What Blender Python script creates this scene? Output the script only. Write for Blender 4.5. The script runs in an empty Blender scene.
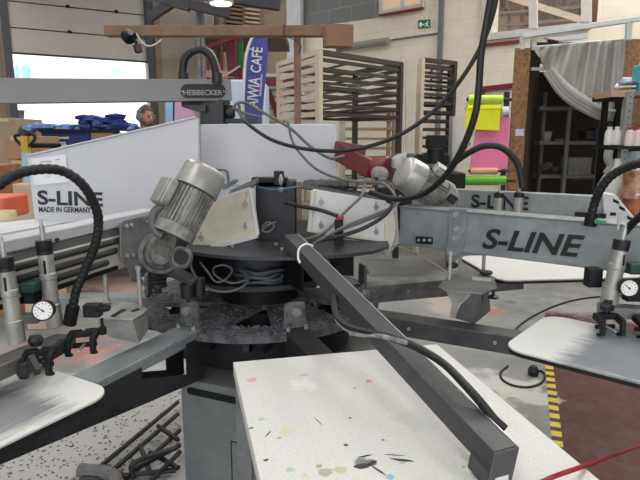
import bpy, bmesh, math, random
from mathutils import Vector, Matrix
random.seed(7)
S = bpy.context.scene
col = S.collection
V = Vector
# ------------------------------------------------------------ camera
F = 540.0; PITCH = math.radians(10.5); H = 1.45
cam_d = bpy.data.cameras.new('camera'); cam = bpy.data.objects.new('camera', cam_d); col.objects.link(cam)
cam_d.sensor_width = 36; cam_d.lens = F / 640 * 36; cam_d.clip_start = 0.02; cam_d.clip_end = 200
cam.location = (0, 0, H); cam.rotation_euler = (math.pi / 2 - PITCH, 0, 0)
S.camera = cam

def ray(px, py):
    x = (px - 320) / F; y = -(py - 240) / F
    return V((x, math.cos(PITCH) + y * math.sin(PITCH), y * math.cos(PITCH) - math.sin(PITCH)))
def at(px, py, Y):
    d = ray(px, py); return V((0, 0, H)) + d * (Y / d.y)
def on(px, py, z):
    d = ray(px, py); return V((0, 0, H)) + d * ((z - H) / d.z)
def pl(px, py, P0, n):
    d = ray(px, py); o = V((0, 0, H)); return o + d * ((P0 - o).dot(n) / d.dot(n))

# ------------------------------------------------------------ materials
def lin(c):
    return tuple(((v / 255) / 12.92 if v / 255 <= .04045 else ((v / 255 + .055) / 1.055) ** 2.4) for v in c) + (1,)
MATS = {}
def mat(name, c, rough=.5, metal=0, c2=None, scale=6, amt=.5, bump=0, bscale=40, spec=.5, lo=.4, hi=.65, coat=0):
    if name in MATS: return MATS[name]
    m = bpy.data.materials.new(name); m.use_nodes = True; nt = m.node_tree; N = nt.nodes; L = nt.links
    b = N['Principled BSDF']
    b.inputs['Base Color'].default_value = lin(c); b.inputs['Roughness'].default_value = rough
    b.inputs['Metallic'].default_value = metal; b.inputs['Specular IOR Level'].default_value = spec
    b.inputs['Coat Weight'].default_value = coat
    tc = N.new('ShaderNodeTexCoord')
    if c2 is None: c2 = tuple(max(0, int(v * .86)) for v in c)
    n = N.new('ShaderNodeTexNoise'); n.inputs['Scale'].default_value = scale; n.inputs['Detail'].default_value = 6; n.inputs['Roughness'].default_value = .65
    L.new(tc.outputs['Object'], n.inputs['Vector'])
    r = N.new('ShaderNodeMapRange'); r.inputs[1].default_value = lo; r.inputs[2].default_value = hi; r.inputs[4].default_value = amt
    L.new(n.outputs['Fac'], r.inputs[0])
    mx = N.new('ShaderNodeMix'); mx.data_type = 'RGBA'; mx.inputs[6].default_value = lin(c); mx.inputs[7].default_value = lin(c2)
    L.new(r.outputs[0], mx.inputs[0]); L.new(mx.outputs[2], b.inputs['Base Color'])
    if bump:
        n2 = N.new('ShaderNodeTexNoise'); n2.inputs['Scale'].default_value = bscale; n2.inputs['Detail'].default_value = 5
        L.new(tc.outputs['Object'], n2.inputs['Vector'])
        bp = N.new('ShaderNodeBump'); bp.inputs['Strength'].default_value = bump; bp.inputs['Distance'].default_value = .01
        L.new(n2.outputs['Fac'], bp.inputs['Height']); L.new(bp.outputs[0], b.inputs['Normal'])
    MATS[name] = m; return m
def spots(m, lst, coord='Object', noise=14):
    """stains: lst of (centre, radius, colour, strength)"""
    nt = m.node_tree; N = nt.nodes; L = nt.links; b = N['Principled BSDF']
    src = b.inputs['Base Color'].links[0].from_socket
    tc = N.new('ShaderNodeTexCoord')
    nz = N.new('ShaderNodeTexNoise'); nz.inputs['Scale'].default_value = noise; nz.inputs['Detail'].default_value = 6
    L.new(tc.outputs[coord], nz.inputs['Vector'])
    for c, rad, colr, st in lst:
        d = N.new('ShaderNodeVectorMath'); d.operation = 'DISTANCE'; d.inputs[1].default_value = c
        L.new(tc.outputs[coord], d.inputs[0])
        a = N.new('ShaderNodeMath'); a.operation = 'MULTIPLY_ADD'; a.inputs[1].default_value = rad * 3.2; a.inputs[2].default_value = -rad * 1.6
        L.new(nz.outputs['Fac'], a.inputs[0])
        s = N.new('ShaderNodeMath'); s.operation = 'ADD'; L.new(d.outputs['Value'], s.inputs[0]); L.new(a.outputs[0], s.inputs[1])
        r = N.new('ShaderNodeMapRange'); r.inputs[1].default_value = rad * .7; r.inputs[2].default_value = rad * 1.1
        r.inputs[3].default_value = st; r.inputs[4].default_value = 0
        L.new(s.outputs[0], r.inputs[0])
        mx = N.new('ShaderNodeMix'); mx.data_type = 'RGBA'; mx.inputs[7].default_value = lin(colr)
        L.new(src, mx.inputs[6]); L.new(r.outputs[0], mx.inputs[0]); src = mx.outputs[2]
    L.new(src, b.inputs['Base Color'])
def emis(name, c, s):
    if name in MATS: return MATS[name]
    m = bpy.data.materials.new(name); m.use_nodes = True; b = m.node_tree.nodes['Principled BSDF']
    b.inputs['Base Color'].default_value = lin(c); b.inputs['Emission Color'].default_value = lin(c); b.inputs['Emission Strength'].default_value = s
    MATS[name] = m; return m
def glass(name, tint=(235, 240, 240), alpha=.2):
    m = bpy.data.materials.new(name); m.use_nodes = True; b = m.node_tree.nodes['Principled BSDF']
    b.inputs['Base Color'].default_value = lin(tint); b.inputs['Roughness'].default_value = .05; b.inputs['Alpha'].default_value = alpha
    MATS[name] = m; return m

# ------------------------------------------------------------ mesh builder
def perp(d):
    d = d.normalized(); a = V((0, 0, 1)) if abs(d.z) < .9 else V((1, 0, 0))
    u = d.cross(a).normalized(); return u, d.cross(u).normalized()
def catmull(pts, k=6):
    if len(pts) < 3: return pts
    P = [pts[0] * 2 - pts[1]] + list(pts) + [pts[-1] * 2 - pts[-2]]; out = []
    for i in range(1, len(P) - 2):
        p0, p1, p2, p3 = P[i - 1:i + 3]
        for j in range(k):
            t = j / k
            out.append(.5 * ((2 * p1) + (-p0 + p2) * t + (2 * p0 - 5 * p1 + 4 * p2 - p3) * t * t + (-p0 + 3 * p1 - 3 * p2 + p3) * t ** 3))
    out.append(pts[-1]); return out
class MB:
    def __init__(s): s.v = []; s.f = []; s.pieces = []
    def add(s, vs, fs):
        s.pieces.append((vs, fs)); o = len(s.v); s.v += [V(p) for p in vs]; s.f += [tuple(i + o for i in f) for f in fs]; return s
    def box(s, c, sz, R=None):
        c = V(c); R = R or Matrix.Identity(3); h = [x / 2 for x in sz]
        vs = [c + R @ V((sx * h[0], sy * h[1], sz_ * h[2])) for sx in (-1, 1) for sy in (-1, 1) for sz_ in (-1, 1)]
        return s.add(vs, [(0, 1, 3, 2), (4, 6, 7, 5), (0, 4, 5, 1), (2, 3, 7, 6), (0, 2, 6, 4), (1, 5, 7, 3)])
    def beam(s, a, b, w, h, up=None, off=(0, 0)):
        """box from a to b, w sideways, h along up; off shifts sideways / up"""
        a = V(a); b = V(b); d = (b - a).normalized(); up = V(up) if up else V((0, 0, 1))
        if abs(d.dot(up)) > .99: up = V((0, 1, 0))
        u = d.cross(up).normalized(); w2 = u.cross(d).normalized()
        R = Matrix((d, u, w2)).transposed()
        return s.box((a + b) / 2 + u * off[0] + w2 * off[1], ((b - a).length, w, h), R)
    def prism(s, pts, ext):
        pts = [V(p) for p in pts]; n = len(pts); e = V(ext)
        vs = pts + [p + e for p in pts]
        nrm = V((0, 0, 0))
        for i in range(n): nrm += pts[i].cross(pts[(i + 1) % n])
        fl = nrm.dot(e) > 0
        fs = [tuple(range(n)), tuple(range(2 * n - 1, n - 1, -1))] + [(i, n + i, n + (i + 1) % n, (i + 1) % n) for i in range(n)]
        if fl: fs = [tuple(reversed(f)) for f in fs]
        return s.add(vs, fs)
    def tube(s, pts, r, n=10, k=6, smooth=True):
        pts = [V(p) for p in pts]
        if smooth: pts = catmull(pts, k)
        u = None; rings = []; m = len(pts)
        for i, p in enumerate(pts):
            d = (pts[min(i + 1, m - 1)] - pts[max(i - 1, 0)])
            if d.length < 1e-9: d = V((0, 0, 1))
            d.normalize()
            if u is None: u, _ = perp(d)
            u = (u - d * u.dot(d)); u = u.normalized() if u.length > 1e-6 else perp(d)[0]
            w = d.cross(u); rr = r(i / (m - 1)) if callable(r) else r
            rings.append([p + (u * math.cos(a) + w * math.sin(a)) * rr for a in [2 * math.pi * j / n for j in range(n)]])
        vs = [q for R in rings for q in R]; fs = []
        for i in range(m - 1):
            for j in range(n):
                fs.append((i * n + j, i * n + (j + 1) % n, (i + 1) * n + (j + 1) % n, (i + 1) * n + j))
        fs.append(tuple(range(n - 1, -1, -1))); fs.append(tuple((m - 1) * n + j for j in range(n)))
        return s.add(vs, fs)
    def cyl(s, a, b, r, r2=None, n=20):
        r2 = r if r2 is None else r2; return s.tube([a, b], lambda t: r + (r2 - r) * t, n, smooth=False)
    def lathe(s, a, d, prof, n=24):
        a = V(a); d = V(d).normalized(); u, w = perp(d); vs = []; fs = []
        for t, r in prof:
            for j in range(n):
                g = 2 * math.pi * j / n; vs.append(a + d * t + (u * math.cos(g) + w * math.sin(g)) * max(r, 1e-4))
        for i in range(len(prof) - 1):
            for j in range(n): fs.append((i * n + j, i * n + (j + 1) % n, (i + 1) * n + (j + 1) % n, (i + 1) * n + j))
        fs.append(tuple(range(n - 1, -1, -1))); fs.append(tuple((len(prof) - 1) * n + j for j in range(n)))
        return s.add(vs, fs)
    def annulus(s, c, r0, r1, z0, z1, n=64, a0=0, a1=2 * math.pi):
        vs = []; fs = []; full = abs(a1 - a0 - 2 * math.pi) < 1e-6; m = n if full else n + 1
        for i in range(m):
            a = a0 + (a1 - a0) * i / n; ca, sa = math.cos(a), math.sin(a)
            for r, z in ((r0, z0), (r1, z0), (r1, z1), (r0, z1)): vs.append((c[0] + r * ca, c[1] + r * sa, z))
        for i in range(n):
            a = i * 4; b = ((i + 1) % m) * 4
            for j in range(4): fs.append((a + j, b + j, b + (j + 1) % 4, a + (j + 1) % 4))
        if not full: fs += [(0, 1, 2, 3), tuple((m - 1) * 4 + j for j in (3, 2, 1, 0))]
        return s.add(vs, fs)
    def blob(s, c, r, n=8, jit=.3):
        c = V(c); vs = []; fs = []; R = r if hasattr(r, '__len__') else (r, r, r)
        m = max(3, n // 2)
        for i in range(m + 1):
            th = math.pi * i / m
            for j in range(n):
                ph = 2 * math.pi * j / n; q = 1 + random.uniform(-jit, jit)
                vs.append(c + V((R[0] * math.sin(th) * math.cos(ph) * q, R[1] * math.sin(th) * math.sin(ph) * q, R[2] * math.cos(th))))
        for i in range(m):
            for j in range(n): fs.append((i * n + j, (i + 1) * n + j, (i + 1) * n + (j + 1) % n, i * n + (j + 1) % n))
        return s.add(vs, fs)
    def split(s, name, m, parent, bevel=0, smooth=True):
        """every added piece becomes a part of its own"""
        for vs, fs in s.pieces:
            q = MB(); q.add(vs, fs); q.build(name, m, parent, bevel, smooth)
    def build(s, name, m, parent=None, bevel=0, smooth=True, loc=None, ang=.6):
        me = bpy.data.meshes.new(name); o = bpy.data.objects.new(name, me)
        if parent is not None:
            off = wloc(parent); loc = V((0, 0, 0))
        else:
            loc = V(loc) if loc is not None else base_of(s.v); off = loc
        me.from_pydata([p - off for p in s.v], [], s.f)
        bm = bmesh.new(); bm.from_mesh(me); bmesh.ops.recalc_face_normals(bm, faces=bm.faces); bm.to_mesh(me); bm.free()
        me.materials.append(m); col.objects.link(o); o.location = loc
        if parent is not None: o.parent = parent
        if smooth:
            me.polygons.foreach_set('use_smooth', [True] * len(me.polygons)); me.set_sharp_from_angle(angle=ang)
        if bevel:
            b = o.modifiers.new('bevel', 'BEVEL'); b.width = bevel; b.segments = 2; b.limit_method = 'ANGLE'; b.angle_limit = .6
        return o
def base_of(vs):
    lo = [min(p[i] for p in vs) for i in range(3)]; hi = [max(p[i] for p in vs) for i in range(3)]
    return V(((lo[0] + hi[0]) / 2, (lo[1] + hi[1]) / 2, lo[2]))
def wloc(o):
    p = V((0, 0, 0))
    while o is not None: p += o.location; o = o.parent
    return p
def tag(o, label=None, cat=None, group=None, kind=None):
    if label: o['label'] = label
    if cat: o['category'] = cat
    if group: o['group'] = group
    if kind: o['kind'] = kind
    return o
def thing(name, label, cat, loc=(0, 0, 0), group=None):
    o = bpy.data.objects.new(name, None); o.empty_display_size = .05; col.objects.link(o); o.location = loc
    return tag(o, label, cat, group)
def struct(o): o['kind'] = 'structure'; return o
def kids(o): return [c for c in bpy.data.objects if c.parent == o]
def dup(o, parent=None, loc=None, rotz=None, label=None):
    c = o.copy(); col.objects.link(c); c.parent = parent
    if loc is not None: c.location = loc
    if rotz is not None: c.rotation_euler = (0, 0, rotz)
    if label: c['label'] = label
    for ch in kids(o): dup(ch, c)
    return c
def text(name, body, m, parent, size, a, xd, yd, depth=.002, bold=0, shear=0, width=None, align='LEFT', spacing=1.0):
    """lettering lying in the plane (xd, yd) with its origin at a"""
    cu = bpy.data.curves.new(name, 'FONT'); cu.body = body; cu.size = size; cu.extrude = depth; cu.offset = bold * size * 2.2; cu.shear = shear
    cu.align_x = align; cu.space_character = spacing
    t = bpy.data.objects.new(name + '_curve', cu); col.objects.link(t)
    dg = bpy.context.evaluated_depsgraph_get(); me = bpy.data.meshes.new_from_object(t.evaluated_get(dg))
    bpy.data.objects.remove(t); bpy.data.curves.remove(cu)
    xd = V(xd).normalized(); yd = V(yd); yd = (yd - xd * yd.dot(xd)).normalized(); zd = xd.cross(yd)
    xs = [v.co.x for v in me.vertices]; k = 1
    if width: k = width / (max(xs) - min(xs))
    x0 = min(xs) if align == 'LEFT' else 0
    off = wloc(parent) if parent else V((0, 0, 0))
    for v in me.vertices:
        c = v.co.copy(); v.co = V(a) + xd * (c.x - x0) * k + yd * c.y + zd * c.z - off
    o = bpy.data.objects.new(name, me); me.materials.clear(); me.materials.append(m); col.objects.link(o); o.parent = parent
    return o
# ------------------------------------------------------------ palette
white_paint = mat('white_paint', (203, 204, 204), .42, c2=(178, 178, 180), scale=3, amt=.5)
cover_grey = mat('cover_grey', (196, 197, 203), .4, c2=(182, 183, 190), scale=2, amt=.5)
cream_metal = mat('cream_metal', (200, 195, 180), .45, c2=(160, 152, 136), scale=5, amt=.7)
arm_metal = mat('arm_metal', (146, 153, 155), .42, metal=.2, c2=(118, 125, 128), scale=9, amt=.9)
grey_metal = mat('grey_metal', (126, 128, 128), .45, metal=.2, c2=(84, 86, 86), scale=12, amt=.8)
dark_metal = mat('dark_metal', (52, 54, 56), .5, metal=.2, c2=(30, 31, 34), scale=8, amt=.8)
beam_dark = mat('beam_dark', (66, 68, 70), .5, metal=.1, c2=(50, 52, 54), scale=20, amt=.6, bump=.1, bscale=300)
black_metal = mat('black_metal', (16, 17, 20), .55, c2=(9, 10, 12), scale=10, spec=.35)
black_rubber = mat('black_rubber', (22, 23, 25), .55, c2=(14, 14, 16), scale=30)
black_box = mat('black_box', (14, 17, 27), .45, c2=(8, 10, 15), scale=5)
alu = mat('aluminium', (178, 177, 172), .38, metal=.45, c2=(140, 138, 130), scale=14, amt=.6)
cast = mat('cast_alu', (168, 167, 162), .5, metal=.3, c2=(112, 110, 106), scale=22, amt=.9, bump=.2, bscale=120)
steel = mat('steel', (190, 190, 188), .35, metal=.45, c2=(140, 140, 138), scale=30)
grey_hose = mat('grey_hose', (98, 99, 98), .5, c2=(74, 75, 74), scale=30)
lint_mat = mat('lint', (120, 121, 127), .95, c2=(74, 75, 81), scale=40, amt=1, bump=.8, bscale=160)
ring_mat = mat('ring_metal', (100, 101, 106), .8, c2=(60, 61, 65), scale=25, amt=1, bump=.5, bscale=120)
red_plastic = mat('red_plastic', (150, 24, 34), .4, c2=(110, 16, 26), scale=10)
ink_black = mat('ink_black', (24, 24, 26), .5)
ink_white = mat('ink_white', (225, 225, 225), .5)
cardboard = mat('cardboard', (176, 140, 110), .8, c2=(156, 122, 94), scale=5)
wood = mat('timber', (140, 113, 92), .7, c2=(116, 90, 70), scale=7, amt=.8)
# ============================================================ THE PRESS
C = V((-.235, 2.05, 0))
def rad(deg, r, z=0): return V((C.x + r * math.cos(math.radians(deg)), C.y + r * math.sin(math.radians(deg)), z))
# ---- base of the carousel
base = thing('press_base', 'dark grey central pedestal and lint covered turntable of the screen printing carousel', 'printing press', (C.x, C.y, 0))
ang = math.radians(-23); R = Matrix.Rotation(ang, 3, 'Z'); ux, uy = R @ V((1, 0, 0)), R @ V((0, 1, 0))
fl = V((-.46, 1.66, 0))
pc = fl + ux * .28 + uy * .3
MB().box((pc.x, pc.y, .34), (.56, .6, .68), R).build('pedestal', mat('pedestal_paint', (118, 122, 123), .5, c2=(98, 101, 103), scale=7, amt=.9), base, .006)
sl = fl + ux * .04 + V((0, 0, .645)) - uy * .001
m = MB(); pts = []
for k in range(9): a = math.pi / 2 + math.pi * k / 8; pts.append(sl + ux * (.012 * math.cos(a)) + V((0, 0, .012 * math.sin(a))))
pts += [sl + ux * .44 + V((0, 0, -.012)), sl + ux * .44 + V((0, 0, .012))]
m.prism(pts, -uy * .002).build('slot', black_metal, base)
hp = fl + ux * .19 - uy * .001
m = MB()
for a, b in (((0, .5), (.11, .5)), ((.11, .5), (.11, .16)), ((.11, .16), (0, .16)), ((0, .16), (0, .5))):
    m.beam(hp + ux * a[0] + V((0, 0, a[1])), hp + ux * b[0] + V((0, 0, b[1])), .003, .003)
m.build('hatch_seam', black_metal, base)
# ring (turntable)
m = MB(); m.annulus(C, .375, .46, .835, .852); m.annulus(C, .0, .15, .835, .852, 32)
for k in range(6):
    a = 60 * k
    m.prism([rad(a - 138, .385, .835), rad(a - 121, .41, .835), rad(a - 103, .385, .835), rad(a - 74, .13, .835), rad(a - 134, .13, .835)], (0, 0, .0165))
ring = m.build('turntable', ring_mat, base)
MB().annulus(C, .455, .464, .828, .85).build('turntable_rim', ring_mat, base)
m = MB()
for k in range(12):
    a = 30 * k
    m.beam(rad(a, .15, .70), rad(a, .43, .80), .02, .025); m.beam(rad(a, .3, .69), rad(a + 15, .40, .83), .014, .014)
m.annulus(C, .33, .35, .69, .80); m.annulus(C, 0, .18, .68, .83, 24)
m.build('hub_truss', black_metal, base)
# hub shelf + drum + top plate
MB().annulus(C, 0, .30, .955, .963, 48).annulus(C, .292, .303, .948, .965, 48).build('hub_shelf', dark_metal, base)
MB().annulus(C, 0, .15, .852, .955, 32).build('hub_housing', black_metal, base)
MB().annulus(C, 0, .22, .96, 1.08, 32).build('hub_drum', black_box, base)
m = MB()
for a in (-125, -62, -20, 25, 70, 115, 160, 205): m.beam(rad(a, .2, 1.02), rad(a, .38, 1.02), .008, .12)
m.split('support_fin', black_metal, base)
C_old = C; C = V((-.165, 2.06, 0)); tp = [rad(a, r, 1.078) for a, r in ((-150, .40), (-128, .41), (-115, .41), (-100, .41), (-85, .41), (-70, .42), (-55, .44), (-42, .46), (-28, .46), (0, .42), (40, .4), (80, .4), (120, .4), (160, .4))]
C = C_old; MB().prism(tp, (0, 0, .011)).build('top_plate', mat('plate_grey', (60, 63, 67), .45, metal=.2, c2=(50, 52, 56), scale=6, amt=.9), base)
m = MB()
for px, py in ((282, 250), (276, 245), (352, 240), (232, 247), (300, 243)): 
    p = on(px, py, 1.089); m.cyl(p, p + V((0, 0, .008)), .006, n=8)
m.split('bolt', steel, base)
q = on(283, 249, 1.089); MB().box(q + V((0, 0, .004)), (.09, .04, .006), Matrix.Rotation(-.2, 3, 'Z')).build('clamp_plate', dark_metal, base)
# central mast box
MB().box(at(277, 212, 2.02) , (.145, .12, .24)).build('junction_box', black_box, base, .004)
MB().box(at(270, 182, 1.99), (.13, .06, .035)).build('junction_lid', black_metal, base, .003)
MB().box(at(279, 178, 1.95), (.035, .03, .05)).build('valve_block', black_metal, base, .002)
m = MB(); m.blob(at(281, 180, 1.92), (.008, .008, .022), 8, .2); m.blob(at(281, 190, 1.92), (.012, .01, .01), 8, .3); m.build('fitting', steel, base)

# ---- arms, brackets, pallets
arm_deg = (-177, -115, -69, -27, 17, 43, 83, 123)
arm_lab = ['short carousel arm pointing left behind the left bracket plate', 'light grey carousel arm running to the lower left white pallet', 'carousel arm that disappears under the white work table',
           'dark grey carousel arm running to the lower right pallet', 'carousel arm pointing right below the large lettered arm', None, None, None]
for i, a in enumerate(arm_deg):
    if i > 4 and i != 4: continue
    dr = rad(a, 1) - rad(a, 0); sd = V((-dr.y, dr.x, 0))
    rt = thing('carousel_arm', arm_lab[i], 'machine arm', rad(a, .45, .8), 'arms of the carousel')
    L1 = {1: 1.15, 3: 1.25, 4: 1.2, 0: .8, 2: .95}[i]
    m = MB()
    if i == 1:
        m.beam(rad(a, .43, .85), rad(a, L1, .85), .088, .016)
        for sg in (-1, 1):
            o_ = sd * sg * .040
            m.beam(rad(a, .43, .835) + o_, rad(a, L1, .835) + o_, .006, .03)
            wb_ = MB(); z = V((0, 0, 1))
            wb_.prism([rad(a, .43, .835) + o_, rad(a, .51, .835) + o_, rad(a, .51, .70) + o_, rad(a, .43, .69) + o_], sd * .005)
            wb_.prism([rad(a, .51, .735) + o_, rad(a, .51, .70) + o_, rad(a, .70, .725) + o_, rad(a, .70, .80) + o_], sd * .005)
            wb_.prism([rad(a, .70, .835) + o_, rad(a, .70, .725) + o_, rad(a, 1.15, .79) + o_, rad(a, 1.15, .835) + o_], sd * .005)
            wb_.build('side_web', dark_metal, rt)
        hq = rad(a, .95, .8585); MB().lathe(hq, (0, 0, 1), [(0, .022), (.0006, .022)], 18).build('round_hole', black_metal, rt)
    else: m.beam(rad(a, .43, .822), rad(a, L1, .822), .075, .075 if i != 3 else .06)
    m.build('arm_channel', arm_metal if i in (0, 1) else mat('arm_dark', (88, 90, 92), .45, metal=.2, c2=(60, 62, 64), scale=10, amt=.9) if i == 3 else grey_metal if i == 4 else dark_metal, rt, .003)
    m = MB(); p = rad(a, .425, .86); pts = []
    for c_, t0 in ((1, 0), (-1, math.pi / 2)):
        for k in range(5):
            t = t0 + math.pi / 2 * k / 4; pts.append(p + sd * (c_ * .022 + .013 * math.cos(t)) + V((0, 0, .072 + .013 * math.sin(t))))
    pts = [p + sd * .040, p + sd * .036 + V((0, 0, .02))] + pts + [p - sd * .036 + V((0, 0, .02)), p - sd * .040]
    m.prism(pts, dr * .012); m.build('ear_plate', mat('ear_grey', (112, 112, 114), .6, metal=.1, c2=(64, 64, 68), scale=30, amt=1), rt, .002)
    m = MB(); m.cyl(p + dr * .012 + V((0, 0, .055)), p + dr * .03 + V((0, 0, .055)), .014, n=12)
    m.cyl(p + dr * .03 + sd * .03 + V((0, 0, -.004)), p + dr * .03 + sd * .03 + V((0, 0, .012)), .007, n=8)
    m.cyl(p + dr * .03 - sd * .03 + V((0, 0, -.004)), p + dr * .03 - sd * .03 + V((0, 0, .012)), .007, n=8)
    m.split('bolt', cast, rt)
    m = MB()
    for r_ in (.62, .9):
        if r_ < L1: q = rad(a, r_, .825) + sd * .0385; q2 = rad(a, r_, .825) - sd * .0385; m.cyl(q, q + sd * .004, .006, n=8); m.cyl(q2, q2 - sd * .004, .006, n=8)
    m.split('rivet', steel, rt)

pallet_mat = mat('pallet_top', (214, 214, 210), .5, c2=(196, 196, 192), scale=5)
def rrect(L, W, r, n=6):
    out = []
    for cx, cy, a0 in ((L - r, W / 2 - r, 0), (r, W / 2 - r, 90), (r, -W / 2 + r, 180), (L - r, -W / 2 + r, 270)):
        for k in range(n + 1):
            a = math.radians(a0 + 90 * k / n); out.append((cx + r * math.cos(a), cy + r * math.sin(a)))
    return out
def pallet(loc, deg, L, W, label, stain):
    rt = thing('pallet', label, 'print pallet', loc, 'white print pallets')
    rr = rrect(L, W, .055); ca, sa = math.cos(math.radians(deg)), math.sin(math.radians(deg))
    P = [V((loc[0] + x * ca - y * sa, loc[1] + x * sa + y * ca, loc[2] + .006)) for x, y in rr]
    mm = mat('pallet_top_%d' % abs(int(deg)), (210, 210, 206), .75, spec=.2, c2=(204, 204, 200), scale=5)
    # worn ink print area: a soft rectangular stain
    nt = mm.node_tree; N = nt.nodes; Lk = nt.links; b = N['Principled BSDF']; src = b.inputs['Base Color'].links[0].from_socket
    tc = N.new('ShaderNodeTexCoord'); mp = N.new('ShaderNodeMapping'); mp.vector_type = 'TEXTURE'
    cx, cy, hx, hy, colr = stain
    mp.inputs['Location'].default_value = (cx * ca - cy * sa, cx * sa + cy * ca, 0); mp.inputs['Rotation'].default_value = (0, 0, math.radians(deg))
    Lk.new(tc.outputs['Object'], mp.inputs[0])
    nz = N.new('ShaderNodeTexNoise'); nz.inputs['Scale'].default_value = 1; nz.inputs['Detail'].default_value = 8; nz.inputs['Roughness'].default_value = .7
    m2 = N.new('ShaderNodeMapping'); m2.inputs['Scale'].default_value = (9, 70, 1); Lk.new(mp.outputs[0], m2.inputs[0]); Lk.new(m2.outputs[0], nz.inputs['Vector'])
    sp = N.new('ShaderNodeSeparateXYZ'); Lk.new(mp.outputs[0], sp.inputs[0])
    outs = []
    for k, h in ((0, hx), (1, hy)):
        ab = N.new('ShaderNodeMath'); ab.operation = 'ABSOLUTE'; Lk.new(sp.outputs[k], ab.inputs[0])
        ad = N.new('ShaderNodeMath'); ad.operation = 'MULTIPLY_ADD'; ad.inputs[1].default_value = .13; Lk.new(nz.outputs['Fac'], ad.inputs[0]); Lk.new(ab.outputs[0], ad.inputs[2])
        r = N.new('ShaderNodeMapRange'); r.inputs[1].default_value = h + .035; r.inputs[2].default_value = h + .085; r.inputs[3].default_value = 1; r.inputs[4].default_value = 0
        Lk.new(ad.outputs[0], r.inputs[0]); outs.append(r)
    mu = N.new('ShaderNodeMath'); mu.operation = 'MULTIPLY'; Lk.new(outs[0].outputs[0], mu.inputs[0]); Lk.new(outs[1].outputs[0], mu.inputs[1])
    m3 = N.new('ShaderNodeMath'); m3.operation = 'MULTIPLY'; m3.inputs[1].default_value = .95; Lk.new(mu.outputs[0], m3.inputs[0])
    n5 = N.new('ShaderNodeTexNoise'); n5.inputs['Scale'].default_value = 14; n5.inputs['Detail'].default_value = 6; Lk.new(mp.outputs[0], n5.inputs['Vector'])
    c5 = N.new('ShaderNodeMix'); c5.data_type = 'RGBA'; c5.inputs[6].default_value = lin(colr); c5.inputs[7].default_value = lin(tuple(min(255, v + 22) for v in colr)); Lk.new(n5.outputs['Fac'], c5.inputs[0])
    mx = N.new('ShaderNodeMix'); mx.data_type = 'RGBA'; Lk.new(c5.outputs[2], mx.inputs[7]); Lk.new(m3.outputs[0], mx.inputs[0]); Lk.new(src, mx.inputs[6]); Lk.new(mx.outputs[2], b.inputs['Base Color'])
    MB().prism(P, (0, 0, .007)).build('board', mm, rt, .002)
    rr2 = rrect(L, W, .055); P2 = [V((loc[0] + x * ca - y * sa, loc[1] + x * sa + y * ca, loc[2] - .003)) for x, y in rr2]
    MB().prism(P2, (0, 0, .009)).build('rubber_rim', black_rubber, rt)
    d = V((ca, sa, 0)); o = V(loc)
    MB().beam(o + d * .08 + V((0, 0, -.028)), o + d * (L - .05) + V((0, 0, -.028)), .07, .05).build('support_rail', dark_metal, rt)
    return rt
def pal(deg, r0, z=.917, **k):
    pass
dL = V((-.5, -.866, 0))
pallet((-.605, 1.165, .917), -120, .62, .40, 'white pallet at lower left with grey rubbed ink stain', (.37, .0, .28, .18, (112, 115, 118)))
pallet((.578, 1.44, .917), -41, .62, .35, 'white pallet at lower right with large smeared grey ink patch', (.42, 0, .28, .19, (112, 117, 122)))
pallet((.655, 2.19, .917), 6, .6, .44, 'plain cream pallet directly below the big lettered arm', (.9, 0, .1, .1, (200, 198, 190)))

# ---- lint on the turntable
m = MB()
for k in range(2200):
    a = random.uniform(-185, 5); r = random.choice((random.uniform(.2, .46), random.uniform(.37, .46)))
    sp_ = ((a + 138) % 60)
    if r < .365 and sp_ > 35 + (.37 - r) * 110: continue
    m.blob(rad(a, r, .854), (random.uniform(.002, .007), random.uniform(.002, .006), random.uniform(.001, .003)), 5, .5)
tag(m.build('lint', lint_mat, loc=(C.x, C.y, .85)), 'grey blue fluff and lint lying on the turntable', 'lint', kind='stuff')

# ---- loose beam lying on the table
a = at(291, 234, 1.72); b = at(506, 449, .775)
rt = thing('loose_beam', 'long dark grey square beam sloping from the hub down onto the white table', 'steel beam', b - V((0, 0, .08)))
d = (b - a).normalized(); side = d.cross(V((0, 0, 1))).normalized(); up = side.cross(d)
MB().beam(a, b, .047, .044, off=(0, -.022)).build('tube', beam_dark, rt, .002)
MB().beam(b - d * .050, b, .047, b.z - .901, up=(0, 0, 1), off=(0, -(b.z - .901) / 2 - .002)).build('foot', beam_dark, rt, .002)
MB().beam(b, b + d * .004, .049, .074, off=(0, -.037)).build('end_cap', mat('cap_grey', (82, 85, 88), .6), rt, .002)
m = MB(); m.beam(b + d * .0055 - up * .054 - side * .012, b + d * .0055 - up * .054 + side * .014, .001, .008); m.beam(b + d * .0055 - up * .058 - side * .012, b + d * .0055 - up * .062 - side * .012, .001, .008)
m.build('sticker', ink_white, rt)
m = MB()
m.beam(a + side * -.0230 + up * .0005, b + side * -.0230 + up * .0005, .0022, .0018); m.build('pale_edge', steel, rt)  # thin lighter strip along the beam's upper left edge
m = MB(); m.tube([at(298, 260, 1.48), at(299, 249, 1.5), at(306, 244, 1.52), at(313, 246, 1.53)], .003, 8); m.tube([at(298, 258, 1.48), at(300, 263, 1.475)], .003, 8, smooth=False); m.build('cable_tie', ink_white, rt)

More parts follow.
